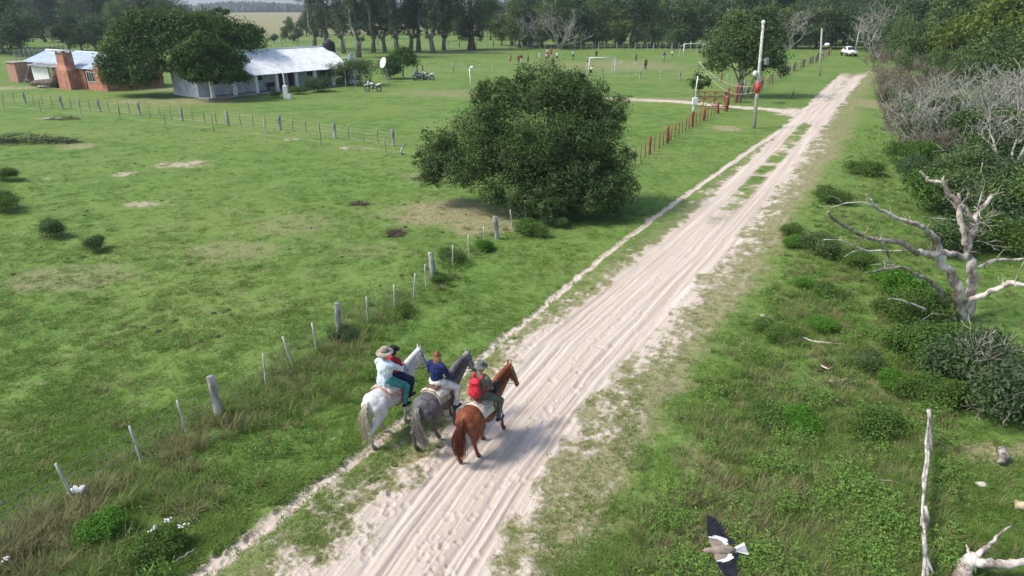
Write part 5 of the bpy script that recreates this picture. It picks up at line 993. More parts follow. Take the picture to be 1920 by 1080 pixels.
    # bicycles
    def bicycle(label, p, rz, flat):
        q = thing('bicycle', label, 'bicycle', p, rz, 'bicycles on the grass by the gate'); q.rotation_euler = (R(82) if flat else R(9), 0, rz); q.location.z = .08 if flat else 0; bl = mat('bike_frame_dark', (.03, .05, .05), .4, .2)
        wheel(q, .52, .33, .022); wheel(q, -.52, .33, .022); MB().tube([(-.52, 0, .33), (-.15, 0, .82), (.33, 0, .80), (-.05, 0, .30), (-.15, 0, .82)], .02, 6).tube([(-.52, 0, .33), (-.05, 0, .30)], .015, 5).tube([(.33, 0, .86), (.52, 0, .33)], .02, 6).build('frame', bl, q); MB().ell((-.18, 0, .92), (.14, .07, .04)).build('saddle', BLACK, q, True); MB().tube([(-.15, 0, .82), (-.18, 0, .9)], .015, 5).build('seat_post', STEEL, q); MB().tube([(.28, -.28, 1.0), (.34, 0, .95), (.28, .28, 1.0)], .014, 5).tube([(.34, 0, .95), (.33, 0, .8)], .015, 5).build('handlebar', STEEL, q); MB().tube([(-.05, -.1, .14), (-.05, .1, .46)], .015, 5).build('crank', STEEL, q)
    bicycle('dark bicycle standing on its stand in the shade of the roadside tree', G(1484, 185), R(62), False); bicycle('bicycle lying flat on the grass beside the track to the gate', G(1457, 194), R(25), True)
    # tropical seedling by the gate
    g = G(1309, 182); lobes = [((x, 0, z), (.5, .5, .35)) for x, z in ((-.9, 1.9), (0, 2.2), (.9, 1.9), (-.4, 1.5), (.5, 1.4))]; tree('papaya_sapling', 'small dark sapling with drooping leaves behind the meter post', 'tree', g, 501, lobes, (0, 0, 1.7), .07, 260, .5, LM_MANGO, BK_GREY, None, twigs=8, spread=.5, hang=.9)
lawn_things()
def litter():
    r = random.Random(6)
    def stick(name, label, pts, ra, rb, m=BK_DEAD, cat='stick', grp=None):
        P = [Vector(p) for p in pts]; b = Vector((P[0].x, P[0].y, 0)); f = []
        for a, c in zip(P[:-1], P[1:]):
            for k in range(3): f.append(a.lerp(c, k / 3) - b + Vector((r.gauss(0, .01), r.gauss(0, .01), r.gauss(0, .008))))
        f.append(P[-1] - b); o = MB().tube(f, [ra + (rb - ra) * i / (len(f) - 1) for i in range(len(f))], 7, jit=.15, rng=r).build(name, m, None, True); o.location = b; return tag(o, label, cat, grp)
    g = lambda a, b, z=.14: G(a, b, z)
    stick('fallen_branch', 'long thin bleached branch lying in the lower right verge', [g(1576, 900), g(1608, 909), g(1625, 906), g(1650, 901), g(1676, 903), g(1700, 908)], .04, .02); stick('fallen_branch', 'grey fallen stick in the grass left of the dead tree', [g(1499, 632), g(1530, 641), g(1593, 646)], .035, .02)
    stick('fallen_branch', 'short bent stick in the verge below the bright clump', [g(1538, 684), g(1552, 692), g(1568, 684)], .03, .015); stick('fallen_branch', 'short pale stick above the lower verge weeds', [g(1556, 716), g(1575, 714), g(1592, 708)], .03, .02); stick('log_piece', 'short curved log at the edge of the short grass', [g(1876, 842, .2), g(1884, 858, .15), g(1878, 868, .12)], .11, .09, BK_PALE, 'log'); stick('log_piece', 'brown log end lying at the right picture edge', [g(1902, 945, .15), g(1922, 950, .15), g(1950, 955, .15)], .1, .1, WD_TAN, 'log')
    stick('twig_litter', 'dark thin branch lying by the fence left of the white horse', [g(488, 760), g(520, 735), g(560, 722)], .02, .012, BK_GREY); stick('twig_litter', 'dark twig lying beside the flower weeds at the bottom left', [g(330, 1052), g(352, 1038), g(370, 1028)], .02, .012, BK_GREY)
    # forked bleached trunk bottom right
    b = G(1830, 1050); o = thing('bleached_log', 'bleached forked fallen trunk in the bottom right corner', 'log', (b.x, b.y, 0))
    def lb(name, pts, ra, rb):
        f = [Vector(p) - Vector((b.x, b.y, 0)) for p in pts]; q = []
        for a, c in zip(f[:-1], f[1:]):
            for k in range(4): q.append(a.lerp(c, k / 4) + Vector((r.gauss(0, .012), r.gauss(0, .012), r.gauss(0, .01))))
        q.append(f[-1]); MB().tube(q, [(ra + (rb - ra) * i / (len(q) - 1)) * r.uniform(.88, 1.12) for i in range(len(q))], 9, jit=.12, rng=r).build(name, BK_DEAD, o, True)
    lb('trunk', [G(1796, 1110, .1), G(1810, 1062, .3), G(1826, 1044, .4)], .15, .12); lb('limb', [G(1824, 1048, .38), G(1840, 1057, .4), G(1876, 1058, .4), G(1920, 1056, .42), G(2010, 1050, .4)], .085, .075); lb('limb', [G(1822, 1046, .4), G(1838, 1037, .45), G(1855, 1022, .5), G(1868, 1006, .55), G(1895, 987, .6)], .06, .015); lb('stub', [G(1818, 1048, .38), G(1816, 1035, .5), G(1812, 1022, .65)], .05, .012)
    # brush heaps in the pasture
    br = mat('brush_brown', (.14, .095, .075), .95, .4, 6, .3); bk = mat('brush_black', (.055, .045, .04), .95, .4, 6, .3)
    def heap(label, px, py, rx, ry, h, n, m):
        c = G(px, py); mb = MB()
        for k in range(n):
            a = r.uniform(0, 6.28); q = math.sqrt(r.random()); x = math.cos(a) * q * rx; y = math.sin(a) * q * ry; z = h * (1 - q * q) * r.random(); l = r.uniform(.15, .45) * (1 + h); a2 = r.uniform(0, 6.28); e = r.uniform(-.2, .6)
            mb.tube([(x, y, z), (x + math.cos(a2) * l * .5, y + math.sin(a2) * l * .5, z + e * l * .5), (x + math.cos(a2) * l, y + math.sin(a2) * l, z + e * l * .7)], [.014, .01, .005], 3, cap=False)
        o = mb.build('brush_heap', m); o.location = c; tag(o, label, 'brush heap', 'heaps of cut brush in the pasture')
    heap('reddish brown heap of cut twigs in the pasture left of the huge evergreen', 742, 440, .55, .45, .3, 130, br); heap('small grey-brown twig heap in the pasture, farther than the reddish one', 676, 384, .5, .4, .22, 90, br); heap('low twiggy remains left of the huge evergreen', 790, 338, .6, .4, .22, 70, br); heap('long blackish heap of brush at the left edge of the pasture', 50, 268, 4.4, 1.0, .8, 900, bk); heap('thin dry brush beside a pale slab near the pasture fence', 118, 224, 1.8, .6, .35, 160, br); heap('dark cut twigs among the weeds of the right verge', 1556, 696, .35, .25, .2, 60, br)
    # litter
    v = MB(); n = 7
    for i in range(n):
        for j in range(n): v.v.append((i / n * .34 - .17, j / n * .26 - .13, .12 + .1 * r.random()))
    v.f = [(i * n + j, (i + 1) * n + j, (i + 1) * n + j + 1, i * n + j + 1) for i in range(n - 1) for j in range(n - 1)]; o = v.build('litter_bag', WHITE, None, True); q = o.modifiers.new('t', 'SOLIDIFY'); q.thickness = .012; p = G(150, 925, .15); o.location = (p.x, p.y, .1); tag(o, 'crumpled white bag at the foot of a leaning stake', 'litter')
    for px, py, lbl in ((1430, 596, 'pale stone on the right verge beside a weed clump'), (1187, 357, 'white scrap lying in the shade right of the huge evergreen'), (1573, 874, 'tan stone in the lower right verge'), (1838, 913, 'pale flat stone in the short grass'), (100, 223, 'pale flat slab beside the dry brush near the pasture fence')):
        s = MB().ell((0, 0, .04), (.13, .09, .06), 8, 5); s.v = [(x * r.uniform(.8, 1.2), y * r.uniform(.8, 1.2), z) for x, y, z in s.v]; o = s.build('stone', mat('stone_pale', (.62, .57, .5), .9, .2), None, True); o.location = G(px, py); o.location.z = .03; tag(o, lbl, 'stone')
        if px == 100: o.scale = (8, 4, 1)
    fl = mat('flower_white', (.8, .78, .72), .8, .1)
    for k, (px, py, z, lb) in enumerate(((318, 975, .55, 'tallest white flower head on the weedy bush by the footpath'), (342, 984, .5, 'white flower head right of the tallest one'), (290, 990, .5, 'small pale flower head left of the tallest one'), (14, 1045, .4, 'white flower heads at the bottom left picture edge'))):
        p = G(px, py, z); t = thing('flower_head', lb, 'flower', (p.x, p.y, 0), 0, 'white flower heads in the left verge'); MB().tube([(.05, .03, -.02), (0, 0, z)], .006, 4).build('stalk', GM_GREEN, t); m = MB()
        for q in range(9): m.ell((r.gauss(0, .04), r.gauss(0, .04), z + r.gauss(0, .02)), (.022, .022, .016), 6, 4)
        m.build('petals', fl, t, True)
    # thrown cut-grass tufts on the road are part of the cover; child-height tap by the pasture corner
    g0 = G(753, 291); o = thing('garden_sprinkler', 'little pale blue hose stand with a green head beside the corner post', 'hose stand', g0); MB().tube([(.12, 0, -.05), (-.05, 0, .22), (.02, 0, .45), (.15, 0, .68)], [.03, .05, .06, .04], 7).build('stem', mat('hose_blue', (.42, .60, .58), .6, .2), o, True); MB().ell((.22, 0, .74), (.18, .12, .08)).build('head', mat('hose_green', (.10, .28, .10), .6, .2), o, True); MB().tube([(-.05, 0, .22), (.18, -.05, .02)], .04, 6).build('foot', BLACK, o)
litter()
# ------------------------------------------------------------------ people
def cloth(name, c, var=.18): return mat('cloth_' + name, c, .9, var, 9, .35)
SKIN = mat('skin', (.46, .27, .18), .6, .12, 8, .05); SKIN2 = mat('skin_tan', (.36, .20, .13), .6, .12, 8, .05); EYE = mat('eye_dark', (.02, .02, .02), .3, 0, 5, 0); HAIRD = mat('hair_dark', (.035, .024, .018), .6, .4, 20, .2)
def V(*a): return Vector(a)
def mirror(p, s): return Vector((p[0] * s, p[1], p[2]))
STAND = dict(pel=(0, 0, .96), chest=(0, .01, 1.27), neck=(0, .0, 1.45), head=(0, .03, 1.62), sh=((-.18, 0, 1.40), (.18, 0, 1.40)), el=((-.25, -.03, 1.13), (.25, -.03, 1.13)), wr=((-.26, .06, .90), (.26, .06, .90)), hip=((-.09, 0, .92), (.09, 0, .92)), kn=((-.11, .03, .50), (.11, .03, .50)), an=((-.12, -.01, .09), (.12, -.01, .09)))
RUN = dict(STAND, chest=(0, .08, 1.26), neck=(0, .12, 1.43), head=(0, .17, 1.60), sh=((-.18, .07, 1.38), (.18, .11, 1.38)), el=((-.26, -.16, 1.17), (.25, .18, 1.13)), wr=((-.22, .02, 1.02), (.14, .36, 1.24)), kn=((-.10, .26, .60), (.11, -.02, .50)), an=((-.11, .02, .28), (.12, -.34, .22)))
WALK = dict(STAND, kn=((-.10, .16, .50), (.11, -.02, .50)), an=((-.11, .24, .09), (.12, -.22, .12)), el=((-.26, -.12, 1.14), (.26, .08, 1.13)), wr=((-.25, -.10, .90), (.24, .22, .95)))
BEND = dict(STAND, pel=(0, -.08, .86), chest=(0, .16, 1.08), neck=(0, .28, 1.22), head=(0, .38, 1.34), sh=((-.18, .24, 1.18), (.18, .24, 1.18)), el=((-.26, .30, .92), (.26, .30, .92)), wr=((-.2, .36, .70), (.2, .36, .70)), hip=((-.1, -.08, .83), (.1, -.08, .83)), kn=((-.16, .14, .48), (.16, .14, .48)), an=((-.18, -.04, .09), (.18, -.04, .09)))
def hand(mb, w, el, s, r, fine):
    w = Vector(w); d = (w - Vector(el)).normalized(); up = Vector((0, 0, 1)); side = d.cross(up).normalized() if abs(d.z) < .95 else Vector((0, 1, 0)); n = side.cross(d)
    p = w + d * .05; mb.cap(w, p + d * .03, .028, .034)
    if not fine: mb.cap(p + d * .03, p + d * .09, .03, .018); return
    for k, (o, ln) in enumerate(((-.03, .060), (-.011, .070), (.010, .066), (.029, .052))):
        a = p + d * .045 + side * o; b = a + d * ln * .55 - n * .012; c = b + d * ln * .3 - n * ln * .55; mb.cap(a, b, .0105, .010, 7); mb.cap(b, c, .010, .0085, 7)
    t = w + d * .03 - side * s * .03; mb.cap(t, t + d * .03 - side * s * .03 - n * .012, .012, .010, 7); mb.cap(t + d * .03 - side * s * .03 - n * .012, t + d * .06 - side * s * .03 - n * .03, .010, .009, 7)
FOLD = bpy.data.textures.new('folds', 'CLOUDS'); FOLD.noise_scale = .09; FOLD.noise_depth = 2
def folds(o, voxel):
    if voxel < .012: d = o.modifiers.new('folds', 'DISPLACE'); d.texture = FOLD; d.strength = .035; d.mid_level = .38
def person(label, loc, rz, J, top, bot, shoe, skin=SKIN, hair=HAIRD, voxel=.022, sleeves=1.0, legs=1.0, group=None, hair_cap=True, fine=False, look=0.0, build=1.0, shirt_hang=.0):
    o = thing('person', label, 'person', loc, rz, group); v = {k: (Vector(p) if not isinstance(p[0], tuple) else [Vector(q) for q in p]) for k, p in J.items()}; B = build
    hd = v['head']; RM = Matrix.Rotation(look, 3, 'Z'); face = lambda x, y, z: hd + RM @ Vector((x, y, z))
    m = MB(); m.ell(hd, (.078, .098, .122), 12, 10, RM); m.ell(face(0, .03, -.055), (.058, .07, .065)); m.cap(face(0, .09, .005), face(0, .112, -.025), .012, .016, 7); m.cap(v['neck'], hd - Vector((0, .01, .07)), .058, .05)
    for s in (-1, 1): m.ell(face(s * .08, -.005, -.005), (.014, .024, .034), 8, 6)
    m.ell(face(0, .095, -.06), (.026, .012, .01), 8, 6)
    body = lambda mb, e: (mb.ell(v['pel'], (.155 * B + e, .112 * B + e, .12 + e)), mb.ell(v['chest'], (.165 * B + e, .115 * B + e, .20 + e)), mb.cap(v['pel'], v['chest'], .125 * B + e, .13 * B + e), mb.cap(v['sh'][0].lerp(v['neck'], .15), v['sh'][1].lerp(v['neck'], .15), .065 * B + e, .065 * B + e), mb.cap(v['neck'] - Vector((0, 0, .04)), v['neck'], .08 + e * .5, .06 + e * .3))
    body(m, 0)
    for i, s in ((0, -1), (1, 1)):
        m.cap(v['sh'][i], v['el'][i], .052 * B, .042); m.cap(v['el'][i], v['wr'][i], .041, .027); hand(m, v['wr'][i], v['el'][i], s, .03, fine)
        m.cap(v['hip'][i], v['kn'][i], .088 * B, .058); kc = v['kn'][i].lerp(v['an'][i], .35); m.cap(v['kn'][i], kc, .056, .056); m.cap(kc, v['an'][i], .054, .036)
        f = v['an'][i]; sh = (f - v['kn'][i]).normalized(); fw = Vector((0, 1, 0)) - sh * sh.y; fw.normalize(); toe = v.get('toe', None); e = toe[i] if toe else f + fw * .16 + sh * .045; m.cap(f + sh * .03 - fw * .03, e, .038, .03)
    bo = m.blob('body', skin, o, voxel, 3)
    for s in (-1, 1): MB().ell(face(s * .032, .088, .012), (.014, .009, .009), 8, 6).build('eye', EYE, o, True)
    if top is not None:
        t = MB(); body(t, .016)
        for i in (0, 1):
            if sleeves >= 1: t.cap(v['sh'][i], v['el'][i], .068 * B, .056); t.cap(v['el'][i], v['el'][i].lerp(v['wr'][i], .92), .055, .04)
            else: t.cap(v['sh'][i], v['sh'][i].lerp(v['el'][i], sleeves + .3), .07 * B, .062)
        if shirt_hang: t.cap(v['pel'] + Vector((0, -.02, .02)), v['pel'] + Vector((0, -.02, -shirt_hang)), .15 * B, .16 * B)
        folds(t.blob('shirt' if sleeves < 1 else 'jacket', top, o, max(voxel, .014), 3), voxel)
    if bot is not None:
        t = MB(); t.ell(v['pel'] + Vector((0, -.01, 0)), (.175 * B + .012, .142 * B, .135)); 
        for i in (0, 1):
            e = v['kn'][i]
            if legs >= 1: t.cap(v['hip'][i], e, .108 * B, .08); t.cap(e, e.lerp(v['an'][i], .88), .078, .062)
            else: t.cap(v['hip'][i], v['hip'][i].lerp(e, legs + .25), .108 * B, .092)
        folds(t.blob('trousers' if legs >= 1 else 'shorts', bot, o, max(voxel, .014), 3), voxel)
    for i in (0, 1):
        f = v['an'][i]; sh = (f - v['kn'][i]).normalized(); fw = Vector((0, 1, 0)) - sh * sh.y; fw.normalize(); toe = v.get('toe', None); e = toe[i] if toe else f + fw * .16 + sh * .045
        MB().cap(f - sh * (.1 if fine else .02), f + sh * .03, .052, .05).cap(f + sh * .035 - fw * .04, e, .05, .042).blob('shoe', shoe, o, max(voxel, .014), 2)
    if hair_cap: MB().ell(face(0, -.018, .03), (.087, .098, .108), 12, 8, RM).blob('hair', hair, o, max(voxel, .014), 1)
    return o, face
def hat(o, p, brim, crown, h, m, tilt=0, curl=.02, band=None):
    M = Euler((tilt, 0, 0)).to_matrix(); b = MB().lathe([(crown, 0), (crown + (brim - crown) * .5, .0), (brim, curl), (brim, curl + .008), (crown + (brim - crown) * .5, .012), (crown, .014), (crown * .97, h * .6), (crown * .85, h * .93), (crown * .5, h), (.01, h * .86)], 20, p, M).build('hat', m, o, True)
    if band: MB().lathe([(crown * 1.02, .012), (crown * 1.03, .05), (crown * .98, .05)], 20, p, M).build('hat_band', band, b, True)
# ------------------------------------------------------------------ horses
def strands(pts_fn, n, seed, m, name, parent, r=.006, seg=6):
    rng = random.Random(seed); mb = MB()
    for k in range(n): P = pts_fn(rng); mb.tube(P, [r * (1 - .75 * i / (len(P) - 1)) for i in range(len(P))], 3, cap=False)
    return mb.build(name, m, parent, True)
def coat(name, base, dark, leg, dapple=None, leg_z=(.35, .75), face=None):
    m, t, b = newmat('coat_' + name); tc = t.new('ShaderNodeTexCoord').outputs['Object']; sx = t.new('ShaderNodeSeparateXYZ'); t.l.new(tc, sx.inputs[0])
    n = t.noise(tc, 5, 4, .6); c = t.mix(t.ramp(n, [(.38, 0.), (.62, 1.)]), dark, base)
    if dapple:
        vo = t.new('ShaderNodeTexVoronoi'); vo.inputs['Scale'].default_value = 9; t.l.new(tc, vo.inputs['Vector']); c = t.mix(t.math('MULTIPLY', t.ramp(vo.outputs['Distance'], [(.2, 1.), (.55, 0.)]), .55), c, dapple)
    zf = t.math('ADD', sx.outputs[2], t.math('MULTIPLY', n, .25)); r = t.ramp(zf, [(leg_z[0], 1.), (leg_z[1], 0.)]); c = t.mix(r, c, leg)
    if face: c = t.mix(t.ramp(t.math('SUBTRACT', sx.outputs[1], .2), [(.78, 0.), (.98, 1.)]), c, face)
    h = t.ramp(sx.outputs[2], [(.045, 1.), (.075, 0.)]); c = t.mix(h, c, (.05, .035, .025)); t.l.new(c, b.inputs['Base Color']); b.inputs['Roughness'].default_value = .55; b.inputs['Specular IOR Level'].default_value = .3
    t.l.new(t.bump(t.noise(tc, 60, 2), .1, .01), b.inputs['Normal']); return m
def horse(label, loc, rz, feet, cm, hair_m, mane_m, turn=0.0, drop=0.0, seed=1, tail_swing=0.0, tack=None):
    o = thing('horse', label, 'horse', loc, rz, 'horses ridden side by side'); m = MB()
    m.loft([((0, -.84, 1.13), .07, .12, 0), ((0, -.77, 1.14), .18, .21, 0), ((0, -.66, 1.14), .245, .265, 0), ((0, -.50, 1.13), .285, .29, 0), ((0, -.32, 1.11), .29, .295, 0), ((0, -.08, 1.06), .305, .31, 0), ((0, .16, 1.04), .305, .33, 0), ((0, .38, 1.06), .275, .35, 0), ((0, .56, 1.09), .235, .31, 0), ((0, .70, 1.10), .16, .21, 0), ((0, .76, 1.10), .08, .12, 0)], 18)
    m.ell((0, .40, 1.33), (.09, .24, .10)); m.ell((0, -.42, 1.33), (.16, .28, .09))
    nk = lambda y, z: Vector((math.sin(turn) * max(0, y - .55) * .9, y, z - drop * max(0, y - .5)))
    poll = nk(1.12, 1.82)
    m.cap(nk(.38, 1.34), nk(.75, 1.62), .10, .085); m.cap(nk(.75, 1.62), poll, .085, .075); m.cap(nk(.52, 1.18), nk(.85, 1.50), .17, .125); m.cap(nk(.85, 1.50), nk(1.10, 1.72), .125, .095); m.cap(nk(.66, 1.10), nk(.95, 1.42), .13, .10); m.cap(nk(.95, 1.42), nk(1.13, 1.62), .10, .085)
    hx = Vector((math.sin(turn * 1.5), math.cos(turn * 1.5), 0)); pd = poll + hx * .02; at = lambda f, z, s=0: pd + hx * (f * .55 + .02) + Vector((0, 0, z * 1.18 if z < 0 else z)) + Vector((hx.y, -hx.x, 0)) * s
    m.cap(at(.0, -.04), at(.22, -.26), .092, .075); m.cap(at(.22, -.26), at(.40, -.46), .072, .06); m.cap(at(.03, -.17), at(.18, -.32), .095, .07); m.ell(at(.43, -.50), (.058, .065, .055)); m.cap(at(.36, -.50), at(.41, -.54), .045, .04)
    for s in (-1, 1): m.cap(at(.06, -.09, s * .07), at(.14, -.18, s * .066), .04, .035, 8); m.cap(at(-.02, .03, s * .05), at(-.02, .10, s * .065), .034, .026, 8); m.cap(at(-.02, .10, s * .065), at(0, .18, s * .07), .026, .01, 8)
    # feet: (y, lift) for left and right fore, left and right hind
    for i, s in ((0, -1), (1, 1)):
        fy, fz = feet[i]; e = Vector((s * .155, .47, .98)); k = Vector((s * .14, .50 + (fy - .52) * .48 + (.10 if fz else .02), .53 + fz * .6)); ft = Vector((s * .13, fy - .02, .15 + fz)); m.cap(e + Vector((0, 0, .12)), e, .15, .125); m.cap(e, k, .105, .062); m.ell(k, (.06, .064, .075)); m.cap(k, ft, .046, .042); m.ell(ft, (.048, .052, .05)); m.cap(ft, ft + Vector((0, .05, -.08)), .042, .05); m.cap(ft + Vector((0, .055, -.09)), ft + Vector((0, .065, -.105)), .06, .064)
        fy, fz = feet[i + 2]; st = Vector((s * .17, -.40 + (fy + .6) * .30, .88)); hk = Vector((s * .14, -.70 + (fy + .6) * .75, .54 + fz * .7)); ft = Vector((s * .13, fy, .15 + fz)); m.cap(Vector((s * .15, -.52, 1.14)), st, .20, .155); m.cap(Vector((s * .14, -.68, 1.08)), Vector((s * .15, -.62, .86)), .15, .12); m.cap(st, hk, .135, .062); m.cap(Vector((s * .15, -.64, .86)), hk, .10, .05); m.ell(hk + Vector((0, -.02, .01)), (.058, .07, .075)); m.cap(hk, ft, .05, .044); m.ell(ft, (.05, .054, .05)); m.cap(ft, ft + Vector((0, .05, -.08)), .044, .05); m.cap(ft + Vector((0, .055, -.09)), ft + Vector((0, .065, -.105)), .06, .064)
    m.cap((0, -.82, 1.28), (0, -.90, 1.16), .05, .04)
    m.blob('body', cm, o, .017, 5)
    def tl(r):
        x = r.gauss(0, .03); w = r.gauss(0, .075); k = r.uniform(.72, 1.0); sw = tail_swing + r.gauss(0, .02); e = r.gauss(0, .03); return [(x * .4, -.83, 1.29), (x, -.93 + e * .3, 1.22), (x + w * .5 + sw * .15, -.985 + e, 1.02), (x + w + sw * .35, -.99 + e * 1.2, .80), (x + w + sw * .7, -.97 + e * 1.4, .80 - .28 * k), (x + w * .7 + sw * 1.05, -.94 + e * 1.6, .78 - .52 * k)]
    strands(tl, 240, seed, hair_m, 'tail', o, .0095)
    def mn(r):
        q = r.random(); y = .45 + .68 * q; z = 1.45 + .42 * q - .02; p = nk(y, z); s = r.choice([1, 1, 1, -1]) ; l = r.uniform(.12, .26); return [p, p + Vector((s * .05, -.01, .01)), p + Vector((s * .10, -.03, -l * .45)), p + Vector((s * .125, -.05 + r.gauss(0, .02), -l))]
    strands(mn, 150, seed + 5, mane_m, 'mane', o, .009); strands(lambda r: [at(0, .05, r.gauss(0, .03)), at(.06, .03, r.gauss(0, .03)), at(.12, -.10, r.gauss(0, .035))], 24, seed + 9, mane_m, 'forelock', o, .008)
    for s in (-1, 1): MB().ell(at(.10, -.115, s * .094), (.016, .022, .02), 8, 6).build('eye', EYE, o, True)
    if tack:
        st = mat('bridle_' + tack[0], tack[1], .6, .2); mb = MB()
        def loop(f, z, rx, rz_): mb.tube([at(f + math.cos(a) * rz_ * .45, z + math.cos(a) * rz_ * .45, math.sin(a) * rx) for a in [k * math.pi / 6 for k in range(13)]], .011, 5, cap=False)
        loop(.32, -.40, .085, .13); loop(.05, -.08, .112, .16)
        for s in (-1, 1): mb.tube([at(-.03, .04, s * .075), at(.12, -.2, s * .098), at(.34, -.42, s * .082)], .010, 5)
        mb.build('bridle', st, o, True)
        for s in (-1, 1): MB().tube([at(.34, -.44, s * .075), Vector((s * .17, .85, 1.42)), Vector((s * .13, .62, 1.50)), Vector((s * .05, .44, 1.62))], .009, 5).build('rein', st, o, True)
        for s in (-1, 1): MB().tube([at(.36, -.47, s * .07), at(.40, -.5, s * .085)], .016, 6).build('bit_ring', STEEL, o)
    return o
def saddle(label, loc, rz, pad, blanket, strap, seed):
    o = thing('saddle', label, 'saddle', loc, rz, 'saddles with blankets and sheepskins'); rng = random.Random(seed)
    def drape(name, y0, y1, a, off, m, thick=.02, wav=.012, ny=10, na=18):
        v = []; f = []
        for i in range(ny + 1):
            y = y0 + (y1 - y0) * i / ny; zc = 1.06 if y > -.1 else 1.08; rx, rz_ = .305 + off, .325 + off
            for k in range(na + 1): t = -a + 2 * a * k / na; w = rng.gauss(0, wav * .4); v.append((math.sin(t) * (rx + w), y + rng.gauss(0, wav * .6) * (i in (0, ny)), zc + math.cos(t) * (rz_ + w)))
        for i in range(ny):
            for k in range(na): q = i * (na + 1) + k; f.append((q, q + 1, q + na + 2, q + na + 1))
        q = MB(); q.add(v, f); ob = q.build(name, m, o, True); so_ = ob.modifiers.new('t', 'SOLIDIFY'); so_.thickness = thick; so_.offset = 1; sb = ob.modifiers.new('s', 'SUBSURF'); sb.levels = 1; sb.render_levels = 1; return ob
    drape('blanket', -.36, .38, 1.45, .012, blanket, .016); drape('sheepskin', -.30, .30, 1.0, .035, pad, .04, .03)
    MB().loft([((0, -.27, 1.46), .15, .03, .3), ((0, -.20, 1.475), .17, .055, 0), ((0, -.02, 1.455), .15, .04, 0), ((0, .17, 1.475), .13, .05, 0), ((0, .24, 1.49), .08, .04, 0)], 12).build('seat', mat('saddle_leather', (.16, .08, .05), .6, .3, 8, .2), o, True)
    MB().tube([(math.sin(t) * .335, .12, 1.05 + math.cos(t) * .355) for t in [k * math.pi / 12 - math.pi for k in range(25)]], .018, 5, cap=False).build('girth', strap, o, True)
    for s in (-1, 1):
        MB().tube([(s * .30, .12, 1.32), (s * .345, .18, 1.1), (s * .37, .27, .80)], .014, 5).build('stirrup_strap', strap, o, True); MB().tube([(s * .37, .27, .80), (s * .31, .29, .70), (s * .37, .29, .665), (s * .43, .29, .70), (s * .37, .27, .80)], .010, 5).build('stirrup', STEEL, o, True)
    return o
def ride(dy=0, wrx=.07, arms=None, k=1.0, lean_=0):
    s = lambda x, y, z: (x * k, y * k + dy, 1.50 + (z - 1.50) * k)
    P = dict(pel=s(0, 0, 1.56), chest=s(0, .02 + lean_, 1.86), neck=s(0, .03 + lean_ * 1.5, 2.04), head=s(0, .07 + lean_ * 1.7, 2.215), hip=(s(-.11, .03, 1.53), s(.11, .03, 1.53)), kn=(s(-.37, .36, 1.28), s(.37, .36, 1.28)), an=(s(-.385, .22, .84), s(.385, .22, .84)), toe=(s(-.41, .40, .80), s(.41, .40, .80)), sh=(s(-.19, .02 + lean_ * 1.4, 1.99), s(.19, .02 + lean_ * 1.4, 1.99)), el=(s(-.27, .10, 1.73), s(.27, .10, 1.73)), wr=(s(-wrx, .36, 1.68), s(wrx, .36, 1.68)))
    if arms: P.update(arms)
    return P
RIDE_ROT = R(-28)
